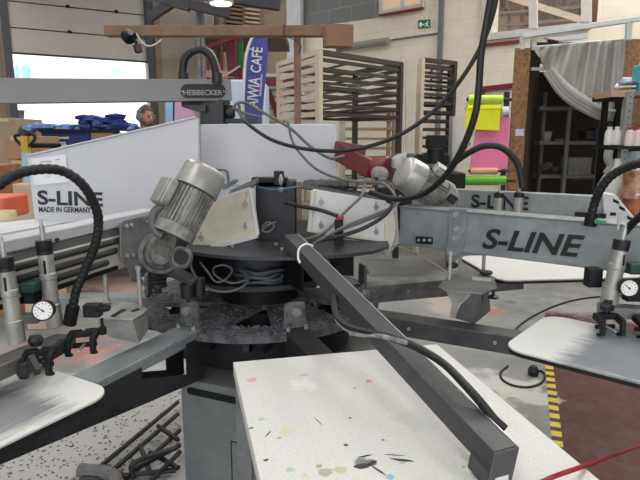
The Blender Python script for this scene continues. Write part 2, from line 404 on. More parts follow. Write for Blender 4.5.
# ---- motors
def motor(parent, A, B, r, tdir, tb_=1.):
    """A = fan end, B = flange end"""
    A = V(A); B = V(B); d = (B - A).normalized(); L = (B - A).length; u, w = perp(d)
    mo = MB().lathe(A + d * L * .36, d, [(0, r * .8), (L * .5, r * .8), (L * .5, r * .98), (L * .64, r * .98)], 32).build('motor', cast, parent)
    lf = L * .34
    MB().lathe(A, d, [(0, r * .70), (r * .03, r * .86), (r * .10, r * .95), (r * .24, r * 1.01), (lf, r * 1.05), (lf, r * .95)], 36).build('fan_cover', alu, mo)
    m = MB()
    for k in range(30):
        g = 2 * math.pi * k / 30; rd = u * math.cos(g) + w * math.sin(g)
        m.beam(A + d * (lf + .003) + rd * r * .86, A + d * L * .84 + rd * r * .86, r * .035, r * .22, up=rd)
    m.build('cooling_fins', cast, mo)
    t = V(tdir); t = (t - d * t.dot(d)).normalized(); s2 = d.cross(t)
    Rm = Matrix((d, s2, t)).transposed()
    MB().box(A + d * L * .55 + t * r * 1.22, (L * .38 * tb_, r * 1.15 * tb_, r * .5), Rm).build('terminal_box', cast, mo, r * .12)
    MB().box(A + d * L * .55 + t * r * 1.5, (L * .36 * tb_, r * 1.05 * tb_, r * .08), Rm).build('terminal_lid', alu, mo, r * .05)
    return mo
# ---- shared head pieces
def cylinder(parent, base_p, h, r=.022, tilt=(0, 0, 0)):
    p = V(base_p); d = (V((0, 0, 1)) + V(tilt)).normalized()
    c = MB().lathe(p, d, [(0, r * 1.12), (h * .26, r * 1.12), (h * .27, r), (h * .55, r), (h * .56, r * 1.1), (h * .62, r * 1.1), (h * .63, r), (h * .84, r)], 24).build('air_cylinder', alu, parent)
    MB().lathe(p + d * h * .84, d, [(0, r * 1.05), (h * .04, r * .98), (h * .05, r * 1.05), (h * .16, r * 1.05)], 24).build('cylinder_cap', black_rubber, c)
    MB().lathe(p + d * h * .99, d, [(0, r * .34), (h * .18, r * .34), (h * .185, r * .2), (h * .24, r * .2)], 12).build('piston_rod', steel, c)
    MB().box(p + d * h * .70 + V((.2, -1, 0)).normalized() * r * .95, (r * .3, .003, h * .17)).build('sensor_slot', black_metal, c)
    return c
def gauge(parent, p, n, r=.027):
    p = V(p); n = V(n).normalized(); u = n.cross(V((0, 0, 1))).normalized(); w = u.cross(n)
    g = MB().lathe(p - n * .028, n, [(0, r * .9), (.025, r), (.030, r), (.030, r * .88)], 28).build('pressure_gauge', black_metal, parent)
    MB().cyl(p + n * .001, p + n * .0025, r * .86, n=28).build('dial', mat('dial_white', (228, 228, 224), .4, c2=(218, 218, 214)), g)
    m = MB()
    for k in range(11):
        a = math.radians(-45 + 27 * k); e = u * math.cos(a) + w * math.sin(a); m.beam(p + n * .003 + e * r * .62, p + n * .003 + e * r * .78, .0012, .0008, up=n)
    m.beam(p + n * .0035 - (u + w) * r * .15, p + n * .0035 + (u + w * .8) * r * .45, .0016, .001, up=n); m.cyl(p + n * .003, p + n * .005, r * .1, n=8)
    m.build('needle', ink_black, g); return g
def clamp(parent, p, d, s, w=.07, knob=True):
    """black screen clamp hanging at p, opening along d (outwards), s sideways"""
    p = V(p); d = V(d).normalized(); s = V(s).normalized(); z = V((0, 0, 1))
    m = MB()
    m.beam(p - s * w / 2, p + s * w / 2, .02, .016)
    for sg in (-1, 1):
        q = p + s * sg * w / 2
        m.beam(q - d * .008, q + d * .034 - z * .01, .012, .018); m.beam(q + d * .030 - z * .0, q + d * .034 - z * .042, .012, .012); m.beam(q + d * .034 - z * .04, q + d * .016 - z * .046, .012, .008)
    m.beam(p - s * w / 2 - z * .03, p + s * w / 2 - z * .03, .008, .012)
    c = m.build('screen_clamp', black_metal, parent, .002)
    if knob: MB().lathe(p + z * .006, z, [(0, .004), (.012, .004), (.013, .017), (.024, .018), (.027, .012)], 14).build('knob', black_rubber, c)
    m = MB(); m.cyl(p - z * .012, p + z * .012 + d * .0, .004, n=8); m.cyl(p - z * .028 - d * .01, p - z * .028 + d * .045, .0035, n=8); m.build('screw', steel, c)
    return c
def holder(parent, p, d, s, m_=None, k=1.):
    """screen holder plate hung on two rods; p centre of plate, d outwards, s sideways"""
    p = V(p); d = V(d).normalized() * k; s = V(s).normalized() * k; z = V((0, 0, 1)); m_ = m_ or grey_metal
    hp = MB().prism([p - d * .07 - s * .06, p - d * .085 + s * .0, p - d * .07 + s * .06, p + d * .05 + s * .075, p + d * .075 + s * .05, p + d * .075 - s * .05, p + d * .05 - s * .075], z * .005).build('holder_plate', m_, parent, .001)
    mm = MB()
    for sg in (-1, 1):
        q = p + s * sg * .03; q2 = p + s * sg * .022 - d * .02
        mm.prism([q - d * .06, q + d * .06, q + d * .045 - z * .035, q + d * .03 - z * .10, q - d * .03 - z * .10, q - d * .045 - z * .035], s * .004)
    mm.prism([p - d * .032 - s * .034 - z * .10, p - d * .032 + s * .034 - z * .10, p + d * .032 + s * .034 - z * .10, p + d * .032 - s * .034 - z * .10], z * .004)
    mm.build('flared_bracket', m_, parent, .001)
    return hp
def rod(parent, p, top, name='hanging_rod'):
    p = V(p); L = top - p.z; z = V((0, 0, 1))
    return MB().lathe(p, z, [(0, .013), (.006, .013), (.007, .009), (.014, .009), (.015, .0065), (L - .012, .0065), (L - .011, .010), (L, .010)], 12).build(name, steel, parent)

# ================= right print head
Z1, Z0 = 1.205, 1.062
RA = V((.29, 2.03, 0)); RB = V((.98, 1.515, 0)); RB2 = V((1.10, 1.425, 0))
A_ = at(400, 203, 2.0); RA = V((A_.x, A_.y, 0)); q = at(612, 229, 1.58); RB = V((q.x, q.y, 0)); rd = (RB - RA).normalized(); RB2 = RB + rd * .25
rn = V((rd.y, -rd.x, 0))
if rn.y > 0: rn = -rn
up = V((0, 0, 1))
hr = thing('print_head', 'grey blue print head arm with big black lettering at right of the hub', 'print head', RA + up * Z0)
m = MB(); m.beam(RA + up * (Z0 + Z1) / 2 - rn * .04, RB2 + up * (Z0 + Z1) / 2 - rn * .04, .08, Z1 - Z0); m.build('arm', arm_metal, hr, .004)
m = MB(); m.beam(RA + up * (Z1 + .001) - rn * .037, RB2 + up * (Z1 + .001) - rn * .037, .09, .004); m.build('top_flange', mat('flange_grey', (128, 134, 136), .5, c2=(100, 104, 106), scale=16, amt=.9), hr, .001)
# overlay plate near the hub with bolts and a tongue hanging down
def onR(px, py, o=.002): return pl(px, py, RA + rn * o, rn)
m = MB(); m.prism([onR(x, y) for x, y in ((450, 208), (467, 209), (467, 228), (462, 236), (465, 244), (456, 262), (449, 262), (446, 250), (449, 236))], rn * .006)
m.build('bolt_plate', arm_metal, hr, .001)
m = MB(); m.prism([onR(x, y, .001) for x, y in ((397, 203), (392, 210), (391, 217), (396, 222), (396, 236), (393, 243), (384, 252), (388, 256), (399, 243))], rn * .003); m.build('cheek_plate', white_paint, hr)
m = MB()
for x, y in ((456, 214), (457, 229), (455, 238)): p = onR(x, y, .009); m.cyl(p, p + rn * .008, .009, n=14)
m.split('bolt', steel, hr)
m = MB(); m.prism([onR(x, y, .003) for x, y in ((417, 236), (433, 237), (433, 244), (417, 243))], rn * .012); bb = m.build('switch_block', black_metal, hr, .001)
m = MB()
for x in (419, 424.5, 430): p = onR(x, 240, .016); m.cyl(p, p + rn * .006, .0055, n=10)
m.split('button', steel, bb)
# lettering S-LINE
def textR(body, name, px0, py0, px1, py1, hpx, mt, parent, fn, yb=None, **k):
    a = fn(px0, py0); b = fn(px1, py1); t = fn(px0, py0 - hpx)
    return text(name, body, mt, parent, (t - a).length / .70, a, b - a, t - a, width=(b - a).length, **k)
textR('S-LINE', 'lettering', 482, 247.5, 584, 257, 19, ink_black, hr, lambda x, y: onR(x, y, .003), bold=.012, shear=.28, depth=.0008)
# gusset box at the hub (white mounting box)
def onG(px, py): return pl(px, py, V((.13, 1.93, 0)), V((.08, -1, 0)).normalized())
gn = V((.08, -1, 0)).normalized()
gb = thing('mounting_box', 'white angled mounting box right of the black junction box on the hub', 'mounting box', onG(350, 238), 'white mounting boxes on the hub')
m = MB(); m.prism([onG(x, y) for x, y in ((313, 190), (386, 202), (385, 241), (308, 231))], gn * -.006)
m.prism([onG(x, y) for x, y in ((313, 189), (386, 201), (386, 203), (313, 191))], gn * -.09)
m.build('front_plate', white_paint, gb, .002)
m = MB(); m.prism([onG(x, y) for x, y in ((311, 190), (315, 190), (311, 232), (307, 231))], gn * .014); m.prism([onG(x, y) for x, y in ((308, 229), (385, 239), (385, 242), (308, 232))], gn * .01)
m.prism([onG(x, y) for x, y in ((384, 202), (396, 206), (393, 212), (396, 222), (395, 236), (390, 250), (388, 252), (384, 240))], gn * .004)
m.build('folded_edge', cream_metal, gb, .002)
MB().prism([onG(x, y) + up * .004 - gn * .006 for x, y in ((300, 188), (388, 201), (388, 203), (300, 190))], gn * -.24).build('top_cover', dark_metal, gb, .002)
m = MB()
for x, y in ((321, 202), (321, 225), (376, 207), (376, 232)):
    p = onG(x, y); m.cyl(p, p + gn * .008, .009, n=12); m.prism([onG(x - .7, y - 5), onG(x + .7, y - 5), onG(x + .7, y + 4), onG(x - .7, y + 4)], gn * .002)
m.split('bolt', cast, gb)
MB().beam(at(339, 245, 1.84), at(339, 219, 1.84), .03, .015, up=(0, 1, 0)).build('black_bracket', black_metal, gb, .002)
MB().beam(at(336, 219, 1.83), at(344, 217, 1.83), .012, .012).build('red_fitting', red_plastic, gb, .002)
# cylinders, gauge, crossbar, clamps at the outer end
y0 = 1.47
cp = at(608.5, 303, y0 - .02); cylinder(hr, cp, at(617, 238, y0).z - cp.z + .0, .0205, (.115, 0, 0))
MB().beam(at(598, 308, y0 - .03), at(660, 312, y0 - .08), .05, .03, off=(0, -.005)).build('crossbar', grey_metal, hr, .002)
MB().box(at(634, 290, y0 - .03), (.05, .03, .06)).build('valve_body', black_metal, hr, .003)
MB().box(at(634, 268, y0 - .02), (.04, .04, .03)).build('valve_cap', mat('valve_green', (26, 66, 60), .4), hr, .004)
gauge(hr, at(629, 288, y0 - .065), V((-.15, -1, .1)), .0245)
dd = V((.78, -.62, 0)).normalized(); ss = V((.62, .78, 0)).normalized()
MB().box(at(593, 277, y0 + .03), (.04, .035, .055)).build('connector', black_metal, hr, .004)
clamp(hr, at(606, 316, y0 - .07), V((.1, -1, 0)), V((1, .05, 0)), .055)
clamp(hr, at(645, 318, y0 - .1), V((.1, -1, 0)), V((1, .05, 0)), .05, False)
MB().beam(at(606, 308, y0 - .06), at(612, 300, y0), .02, .03).build('clamp_bridge', black_metal, hr)
MB().cyl(at(618, 230, y0), at(620, 212, y0), .0035, n=8).build('thin_rod', steel, hr)
hm = mat('holder_grey', (176, 176, 172), .5, metal=.2, c2=(132, 132, 128), scale=12, amt=.8); zh0 = .975
# screen holder below the arm
hp_ = at(478, 287, 1.92); ho = V((rd.x, rd.y, 0))
hpr = MB().prism([on(x, y, zh0) for x, y in ((438, 288), (446, 279), (460, 273), (478, 273), (494, 279), (497, 289), (482, 295), (447, 293))], up * .005).build('holder_plate', grey_metal, hr, .001)
MB().prism([at(447, 293, 1.73), at(472, 294, 1.73), at(459, 305, 1.73), at(456, 318, 1.73), at(450, 318, 1.73), at(452, 304, 1.73)], (0, .004, 0)).build('flared_bracket', hm, hr, .001)
MB().prism([at(472, 294, 1.732), at(488, 289, 1.80), at(490, 311, 1.80), at(474, 324, 1.73), at(455, 318, 1.732), at(460, 305, 1.732)], (.003, .003, 0)).build('bracket_side', grey_metal, hr, .001)  # darker grey than the front face: side shade put into the colour
rod(hr, at(449, 288, 1.80), 1.075); rod(hr, at(483, 276, 1.92), 1.07)
m = MB(); m.lathe(at(452, 268, 1.82), up, [(0, .012), (.006, .02), (.016, .02), (.02, .01)], 14); m.build('rubber_buffer', black_rubber, hr)
MB().beam(at(471, 281, 1.80), at(491, 284, 1.78), .03, .035).build('clamp_block', alu, hr, .003)
m = MB(); m.lathe(at(493, 298, 1.80), up, [(0, .018), (.006, .02), (.01, .006), (.03, .005)], 12); m.lathe(at(480, 304, 1.78), up, [(0, .01), (.03, .01), (.034, .005), (.05, .005)], 10); m.lathe(at(486, 275, 1.86), up, [(0, .006), (.006, .022), (.014, .022)], 12)
m.split('knob', black_rubber, hr)
# motor lying above the arm
mt = motor(hr, at(402, 171, 2.04), at(444, 198, 2.10), .066, V((.7, -.5, 1.0)), .62)
MB().lathe(at(440, 195, 2.12), (at(470, 205, 2.12) - at(440, 195, 2.12)), [(0, .03), (.02, .045), (.05, .045), (.07, .03)], 18).build('gearbox', cast, hr)
MB().box(at(444, 184, 2.06), (.04, .04, .03), Matrix.Rotation(.5, 3, 'Y')).build('switch_box', cast, hr, .008)
MB().box(at(452, 199, 2.0), (.03, .03, .03), Matrix.Rotation(.6, 3, 'Y')).build('black_plug', black_metal, hr, .003)

# ================= left print head
LA = V((-.545, 1.76, 0)); LB = V((-.735, 1.16, 0)); ld = (LB - LA).normalized(); LB2 = LB + ld * .35; ln = V((-ld.y, ld.x, 0))
if ln.x < 0: ln = -ln
hl = thing('print_head', 'pale rail print head with two air cylinders at the left edge', 'print head', LA + up * Z0)
zt = 1.225
LAo, LBo = LA - ln * .0, LB2 - ln * .0
MB().beam(LA + ld * -.02 + up * (zt - .016) - ln * .03, LB2 + up * (zt - .016) - ln * .03, .06, .032).build('rail_top', mat('rail_white', (184, 188, 192), .4, c2=(158, 162, 166), scale=9), hl, .004)
def onL(px, py, o=.0): return pl(px, py, LA + ln * o, ln)
MB().beam(LA + up * 1.165 - ln * .02, LB2 + up * 1.165 - ln * .02, .03, .09).build('rail_side', mat('rail_grey', (108, 112, 114), .45, metal=.2, c2=(88, 92, 94), scale=8), hl, .002)
MB().beam(LA + up * 1.118 - ln * .012, LB2 + up * 1.118 - ln * .012, .02, .102).build('lower_plate', cream_metal, hl, .002)
m = MB()
for z_, s0, s1 in ((1.155, .16, .9), (1.127, .20, .9), (1.10, .24, .9)):
    m.tube([LA + ld * s0 + up * z_ - ln * .002, LA + ld * s1 + up * z_ - ln * .002], .0095, 10, smooth=False)
m.split('slot', dark_metal, hl)
m = MB(); m.beam(LA + ld * .2 + up * 1.076 + ln * .0, LB2 + up * 1.076 + ln * .0, .008, .012); m.cyl(onL(57, 240, .0), onL(57, 240, .004), .006, n=10); m.build('black_strip', black_metal, hl)
# mount plate
m = MB(); m.prism([onL(x, y, .01) for x, y in ((119, 223), (122, 220), (142, 216), (158, 214), (150, 262), (139, 263), (137, 275), (143, 282), (130, 282), (128, 270), (119, 258))], ln * .006)
m.build('mount_plate', grey_metal, hl, .002)
m = MB()
for x, y in ((126, 226), (131, 225), (127, 256), (133, 255), (146, 240), (147, 222)): p = onL(x, y, .017); m.cyl(p, p + ln * .006, .006, n=10)
m.split('bolt', steel, hl)
# motor + gearbox
mtr = motor(hl, at(207, 168, 1.60), at(172, 236, 1.52), .063, V((-1, -.75, .1)), .95)
gp = at(166, 250, 1.53)
m = MB(); m.lathe(at(160, 252, 1.60), V((.35, -1, .1)), [(0, .055), (.02, .064), (.028, .064), (.03, .05), (.06, .045), (.065, .03), (.08, .03)], 28)
m.beam(at(176, 226, 1.53), at(169, 254, 1.54), .062, .062); m.lathe(at(180, 256, 1.53), V((.3, -1, .1)), [(0, .034), (.05, .034), (.055, .026), (.075, .026)], 20)
m.build('gearbox', mat('gear_cast', (122, 120, 116), .55, metal=.4, c2=(70, 68, 66), scale=26, amt=1, bump=.4, bscale=90), hl, .002)
MB().lathe(at(181, 257, 1.45), V((.3, -1, .1)), [(0, .02), (.012, .02), (.012, .011)], 20).build('shaft_cover', black_metal, hl)
MB().tube([at(163, 206, 1.52), at(155, 211, 1.51), at(152, 222, 1.5), at(156, 232, 1.5), at(163, 236, 1.5)], .012, 12).build('conduit', grey_hose, hl)
m = MB(); m.lathe(at(158, 293, 1.66), up, [(0, .012), (.02, .012), (.022, .03)] + [(.022 + .006 * k, .03 if k % 2 else .026) for k in range(1, 14)] + [(.104, .02)], 18); m.build('bellows', black_rubber, hl)
m = MB(); m.lathe(at(188, 302, 1.60), up, [(0, .006), (.015, .006), (.016, .022), (.06, .022), (.062, .01)], 14); m.lathe(at(200, 300, 1.62), up, [(0, .006), (.015, .006), (.016, .018), (.07, .018)], 14); m.split('rubber_stop', black_rubber, hl)
MB().beam(at(150, 262, 1.62), at(196, 282, 1.60), .05, .02).build('lower_link', dark_metal, hl, .003)
# cylinders at the front
c1 = at(17, 342, 1.14); c2_ = at(55, 326, 1.27)
cylinder(hl, c1, at(12, 266, 1.14).z - c1.z + .02, .0165, (-.04, 0, 0)); cylinder(hl, c2_, at(50, 240, 1.27).z - c2_.z + .0, .0175, (-.04, 0, 0))
MB().box(at(29, 292, 1.26), (.045, .04, .05)).build('valve_body', black_metal, hl, .004)
MB().box(at(31, 286, 1.24), (.035, .04, .025)).build('valve_cap', mat('valve_green', (26, 66, 60)), hl, .004)
MB().beam(at(37, 262, 1.33), at(40, 318, 1.30), .012, .02).build('guide_bar', dark_metal, hl, .002)
gauge(hl, at(43, 310.5, 1.16), V((.25, -1, .2)), .0235)
MB().box(at(30, 318, 1.22), (.05, .03, .02)).build('gauge_mount', grey_metal, hl, .003)
cb0, cb1 = at(6, 372, 1.08), at(68, 335, 1.28)
MB().beam(at(-20, 368, 1.0), at(66, 334, 1.27), .055, .032, off=(0, -.016)).build('crossbar', mat('bar_grey', (104, 104, 102), .45, metal=.3, c2=(80, 80, 78)), hl, .002)
MB().beam(at(20, 365, 1.06), at(64, 340, 1.22), .02, .03, off=(0, -.012)).build('front_bar', dark_metal, hl, .002)
cd = V((.55, .8, 0)).normalized(); cs = V((.45, -.9, 0)).normalized()
clamp(hl, at(84, 333, 1.25), V((.1, -1, 0)), V((1, .35, 0)), .055, False)
clamp(hl, at(40, 352, 1.11), V((.15, -1, 0)), V((1, .35, 0)), .05, False)
MB().lathe(at(36, 345, 1.1), up, [(0, .012), (.012, .016), (.02, .012)], 12).build('clamp_knob', black_rubber, hl)
MB().beam(at(30, 358, 1.05), at(38, 372, 1.03), .012, .02).build('clamp_foot', dark_metal, hl)
hm = mat('holder_grey', (176, 176, 172), .5, metal=.2, c2=(132, 132, 128), scale=12, amt=.8); zh = .957
hpl = MB().prism([on(x, y, zh) for x, y in ((76, 303), (82, 300), (100, 298), (143, 306), (148, 310), (144, 314), (132, 321), (98, 320), (84, 314))], up * .004).build('holder_plate', hm, hl, .001)
MB().prism([at(x, y, 1.46) for x, y in ((99, 320), (131, 321), (134, 330), (138, 343), (113, 338), (97, 331))], (0, .004, 0)).build('flared_bracket', hm, hl, .001)
MB().prism([at(131, 321, 1.462), at(147, 312, 1.56), at(147, 330, 1.56), at(138, 343, 1.462)], (.004, .0, 0)).build('bracket_side', hm, hl, .001)
m = MB(); m.prism([on(x, y, zh + .0045) for x, y in ((110, 316), (122, 309), (127, 309.5), (114, 317))], up * .0004); m.prism([on(x, y, zh + .0045) for x, y in ((130, 311), (138, 308.5), (141, 309.5), (133, 312))], up * .0004); m.split('slot', black_metal, hpl)
rod(hl, at(107, 302, 1.58), 1.09); rod(hl, at(141, 312, 1.55), 1.085)
MB().box(at(93, 310, 1.40), (.045, .03, .035)).build('clamp_block', dark_metal, hl, .003)
m = MB(); m.lathe(at(103, 312, 1.40), up, [(0, .004), (.005, .02), (.014, .022), (.018, .014)], 12); m.lathe(at(103, 334, 1.40), up, [(0, .010), (.02, .010), (.021, .004), (.045, .004)], 12); m.split('knob', black_rubber, hl)

# ================= rear right print head
QA = at(455, 190, 2.95); QB = at(612, 196, 2.55); QA = V((QA.x, QA.y, 0)); QB = V((QB.x, QB.y, 0)); qd = (QB - QA).normalized(); qn = V((qd.y, -qd.x, 0))
if qn.y > 0: qn = -qn
QA = QA - qd * .25
he = thing('print_head', 'second lettered print head arm, behind the big one and in front of the wooden booth', 'print head', QA + up * 1.03)
MB().beam(QA + up * 1.10 - qn * .03, QB + up * 1.10 - qn * .03, .06, .17).build('arm', arm_metal, he, .003)
def onQ(px, py, o=.003): return pl(px, py, QA + qn * o, qn)
textR('S-LINE', 'lettering', 471, 207, 528, 210, 12.5, ink_black, he, onQ, bold=.012, depth=.0008)
for x in (498, 518):
    p = onQ(x, 212, .03); c = MB().lathe(p, up, [(0, .024), (.075, .024), (.076, .02)], 16).build('air_cylinder', alu, he)
    MB().lathe(p + up * .075, up, [(0, .024), (.025, .024), (.03, .015)], 16).build('cylinder_cap', black_rubber, c)
    MB().cyl(p + up * .1, p + up * .145, .006, n=8).build('piston_rod', steel, c)
m = MB(); m.prism([onQ(x, y, .02) for x, y in ((603, 193), (614, 195), (640, 226), (640, 236), (604, 222))], -qn * .06); g = m.build('end_gusset', white_paint, he, .002)
m = MB()
for x, y in ((613, 214), (616, 200), (622, 207), (630, 217)): m.prism([onQ(x - 3, y - 1.6, .021), onQ(x + 3, y - 1.6 + (0 if x == 613 else 3), .021), onQ(x + 3, y + 1.6 + (0 if x == 613 else 3), .021), onQ(x - 3, y + 1.6, .021)], qn * .001)
m.split('slot', black_metal, g)
MB().beam(onQ(575, 214, .03), onQ(606, 216, .03), .03, .02).build('clamp_bar', black_metal, he)
MB().prism([on(x, y, 1.03) for x, y in ((556, 219), (580, 216), (640, 226), (640, 233), (590, 226))], (0, 0, .006)).build('screen_edge', white_paint, he)

# ================= covers
def cover(px, Y, thick, name_label, edge=None, n=V((0, -1, 0))):
    pass
cn = V((.06, -1, 0)).normalized(); c0 = at(198, 150, 2.12)
def onC(px, py, o=0): return pl(px, py, c0 + cn * o, cn)
cv = thing('machine_cover', 'tall tapering pale grey sheet cover lettered with its country of origin', 'machine cover', onC(116, 221) , 'pale covers of the printing machine')
m = MB(); m.prism([onC(x, y) for x, y in ((26.5, 156), (196, 117.5), (198.5, 119), (200, 212), (160, 222), (36, 223), (34, 219))], -cn * .03); m.build('panel', cover_grey, cv, .005)
m = MB(); m.beam(onC(27, 155.5, .002), onC(196, 117, .002), .01, .006); m.build('rim_highlight', white_paint, cv, .001)  # white strip standing in for the rim light on the top edge
m = MB(); m.prism([onC(x, y, .003) for x, y in ((31, 158.5), (66, 154.5), (69, 182), (34, 185.5))], cn * .001); st = m.build('plastic_sleeve', mat('sleeve', (226, 227, 232), .25, c2=(200, 201, 208)), cv)
m = MB()
for x0, x1, y in ((40, 52, 161.5), (55, 60, 159.5), (42, 55, 165)): m.prism([onC(x0, y, .0045), onC(x1, y - .8, .0045), onC(x1, y + .4, .0045), onC(x0, y + 1.2, .0045)], cn * .0005)
for k in range(6): a = math.pi * k / 3; p = onC(46.5, 174.5, .0045); u_ = V((1, 0, 0)); m.beam(p + (u_ * math.cos(a) + up * math.sin(a)) * .014, p + (u_ * math.cos(a + 1.05) + up * math.sin(a + 1.05)) * .014, .001, .001)
m.build('print', mat('faint_print', (168, 160, 172), .5), st)
fC = lambda x, y: onC(x, y, .002)
textR('S-LINE', 'lettering', 38, 204, 103, 206, 13.5, ink_black, cv, fC, bold=.012, depth=.0008)
textR('MADE IN GERMANY', 'small_lettering', 39, 212, 91, 212.5, 5.2, ink_black, cv, fC, bold=.008, depth=.0006)
w0 = at(268, 150, 2.36); wn = V((-.02, -1, 0)).normalized()
def onW(px, py, o=0): return pl(px, py, w0 + wn * o, wn)
cw = thing('machine_cover', 'wide pale grey box cover behind the black junction box', 'machine cover', onW(268, 186), 'pale covers of the printing machine')
m = MB(); m.prism([onW(x, y) for x, y in ((200, 125.5), (201, 124), (334, 124), (336, 128), (338, 186), (201, 186))], -wn * .30); m.build('panel', cover_grey, cw, .012)
m = MB(); m.prism([onW(x, y, .001) for x, y in ((201, 168), (226, 169), (229, 172), (230, 186), (227.5, 186), (226.5, 173), (224.5, 171), (201, 170))], wn * .004); m.build('bent_handle', grey_metal, cw, .001)
m = MB(); m.box(onW(199, 131, .005), (.012, .01, .02)); m.build('hinge', alu, cw, .002)
# left mounting box
def onH(px, py, o=0): return pl(px, py, V((-.3, 1.84, 0)) + hn * o, hn)
hn = V((-.12, -1, 0)).normalized()
gl = thing('mounting_box', 'cream mounting box left of the black junction box, next to the upright motor', 'mounting box', onH(222, 245), 'white mounting boxes on the hub')
m = MB(); m.prism([onH(x, y) for x, y in ((190, 209), (248, 189), (251, 189), (258, 233), (257, 236), (186, 254))], -hn * .008); m.build('front_plate', cream_metal, gl, .002)
m = MB(); m.prism([onH(x, y) for x, y in ((250, 189), (253, 190), (260, 234), (257, 236))], hn * .014); m.prism([onH(x, y) for x, y in ((186, 252), (258, 233), (259, 237), (187, 256))], hn * .02)
m.prism([onH(x, y) for x, y in ((190, 207), (250, 187), (250, 189), (190, 209))], -hn * .09); m.build('folded_edge', white_paint, gl, .001)
m = MB()
for x, y in ((245, 204), (245, 227), (201, 237)):
    p = onH(x, y); m.cyl(p, p + hn * .007, .008, n=12); m.prism([onH(x - .7, y - 5), onH(x + .7, y - 5), onH(x + .7, y + 4), onH(x - .7, y + 4)], hn * .002)
m.prism([onH(246, 192, 0), onH(247.2, 192), onH(247.2, 198), onH(246, 198)], hn * .001)
m.split('bolt', cast, gl)
m = MB(); m.prism([onH(x, y, -.02) for x, y in ((219, 197), (228, 194), (230, 190), (255, 179), (256, 184), (236, 193), (232, 196), (222, 199))], -hn * .05); m.prism([onH(x, y, -.03) for x, y in ((221, 186), (234, 179), (236, 182), (223, 190))], -hn * .04)
m.build('cable_tray', grey_metal, gl, .002)

# ================= upper frame arm with maker plate
F0 = at(-60, 92, 1.95); F1 = at(229, 91, 2.45)
fr = thing('upper_arm', 'long grey square arm across the left, carrying the oval maker plate', 'machine arm', V((F1.x, F1.y, F1.z - .1)))
fm = mat('upper_grey', (134, 137, 135), .55, c2=(122, 124, 122), scale=3)
MB().beam(F0, F1, .07, .086).build('arm', fm, fr, .003)
fd = (F1 - F0).normalized(); fn_ = V((fd.y, -fd.x, 0)).normalized()
if fn_.y > 0: fn_ = -fn_
MB().beam(F0 + up * .044, F1 + up * .044, .07, .004).build('dust_strip', mat('dust_grey', (150, 150, 146), .9), fr)
def onF(px, py, o=.0): return pl(px, py, F1 + fn_ * (.0355 + o), fn_)
m = MB(); pts = []
for k in range(9): a = math.pi / 2 + math.pi * k / 8; pts.append(onF(186.5 + 6 * math.cos(a), 91 - 7 * math.sin(a)))
for k in range(9): a = -math.pi / 2 + math.pi * k / 8; pts.append(onF(219.5 + 6 * math.cos(a), 91 - 7 * math.sin(a)))
m.prism(pts, fn_ * .003); pt = m.build('maker_plate', mat('plate_black', (40, 42, 46), .5), fr)
text('lettering', 'HEBBECKER', mat('letter_grey', (150, 152, 154), .5), pt, .030, onF(183.5, 95, .0035), onF(222.5, 95, .0035) - onF(183.5, 95, .0035), up, width=(onF(222.5, 95) - onF(183.5, 95)).length, bold=.01, depth=.0006)
m = MB()
for x in (182.2, 224): p = onF(x, 91.5, .003); m.cyl(p, p + fn_ * .002, .004, n=8)
m.split('rivet', alu, fr)
m = MB(); m.box(at(214.5, 112.5, 2.45), (.10, .12, .105)); m.box(at(206, 103, 2.45), (.2, .08, .03)); m.build('mast', black_box, fr, .003)
MB().prism([at(x, y, 2.36) for x, y in ((181, 104), (206, 105), (206, 112), (196, 111), (182, 107))], (0, .05, 0)).build('hook_bracket', dark_metal, fr, .002)
m = MB(); m.lathe(at(226, 112, 2.45), V((1, .1, 0)), [(0, .03), (.03, .03), (.04, .02)], 16); m.box(at(240, 121, 2.45), (.16, .06, .02)); m.build('swivel_joint', dark_metal, fr, .002)
hs = MB().tube([at(183.5, 80, 2.38), at(183, 70, 2.38), at(185, 59, 2.38), at(193, 51, 2.38), at(203, 50, 2.38), at(211, 57, 2.38), at(215, 68, 2.38), at(217, 80, 2.38)], .0165, 12, 8).build('corrugated_hose', black_rubber, loc=at(183.5, 80, 2.38))
tag(hs, 'small black hose loop standing on the arm with the oval maker plate', 'hose')
for px in (183.5, 217): MB().cyl(at(px, 83, 2.38), at(px, 73, 2.38), .022, n=12).build('fitting', dark_metal, hs)
MB().tube([at(187, 52, 2.395), at(195, 47.5, 2.395), at(206, 48, 2.395), at(214, 55, 2.395), at(219, 68, 2.395), at(220, 78, 2.395)], .005, 8).build('side_cable', mat('pale_cable', (170, 170, 165), .5), hs)

# ================= hoses and cables
def hose(name, pts, r, m_, label, cat='hose', ribs=False, group=None, k=6):
    P = [at(*p) for p in pts]; b = MB(); n = len(P)
    if ribs:
        Q = catmull(P, 16); tot = sum((Q[i + 1] - Q[i]).length for i in range(len(Q) - 1))
        dens = []; acc = 0
        st = r * .32; pos = [0]
        for i in range(len(Q) - 1): pos.append(pos[-1] + (Q[i + 1] - Q[i]).length)
        m2 = int(tot / st); out = []; j = 0
        for i in range(m2 + 1):
            t = min(i * st, tot - 1e-6)
            while pos[j + 1] < t: j += 1
            out.append(Q[j].lerp(Q[j + 1], (t - pos[j]) / max(1e-9, pos[j + 1] - pos[j])))
        i_ = [0]
        b2 = MB(); rr = [r if i % 4 < 2 else r * .9 for i in range(len(out))]
        b.tube(out, lambda t: rr[min(len(rr) - 1, int(round(t * (len(rr) - 1))))], 12, smooth=False)
    else: b.tube(P, r, 10, k)
    o = b.build(name, m_, loc=P[0]); return tag(o, label, cat, group)
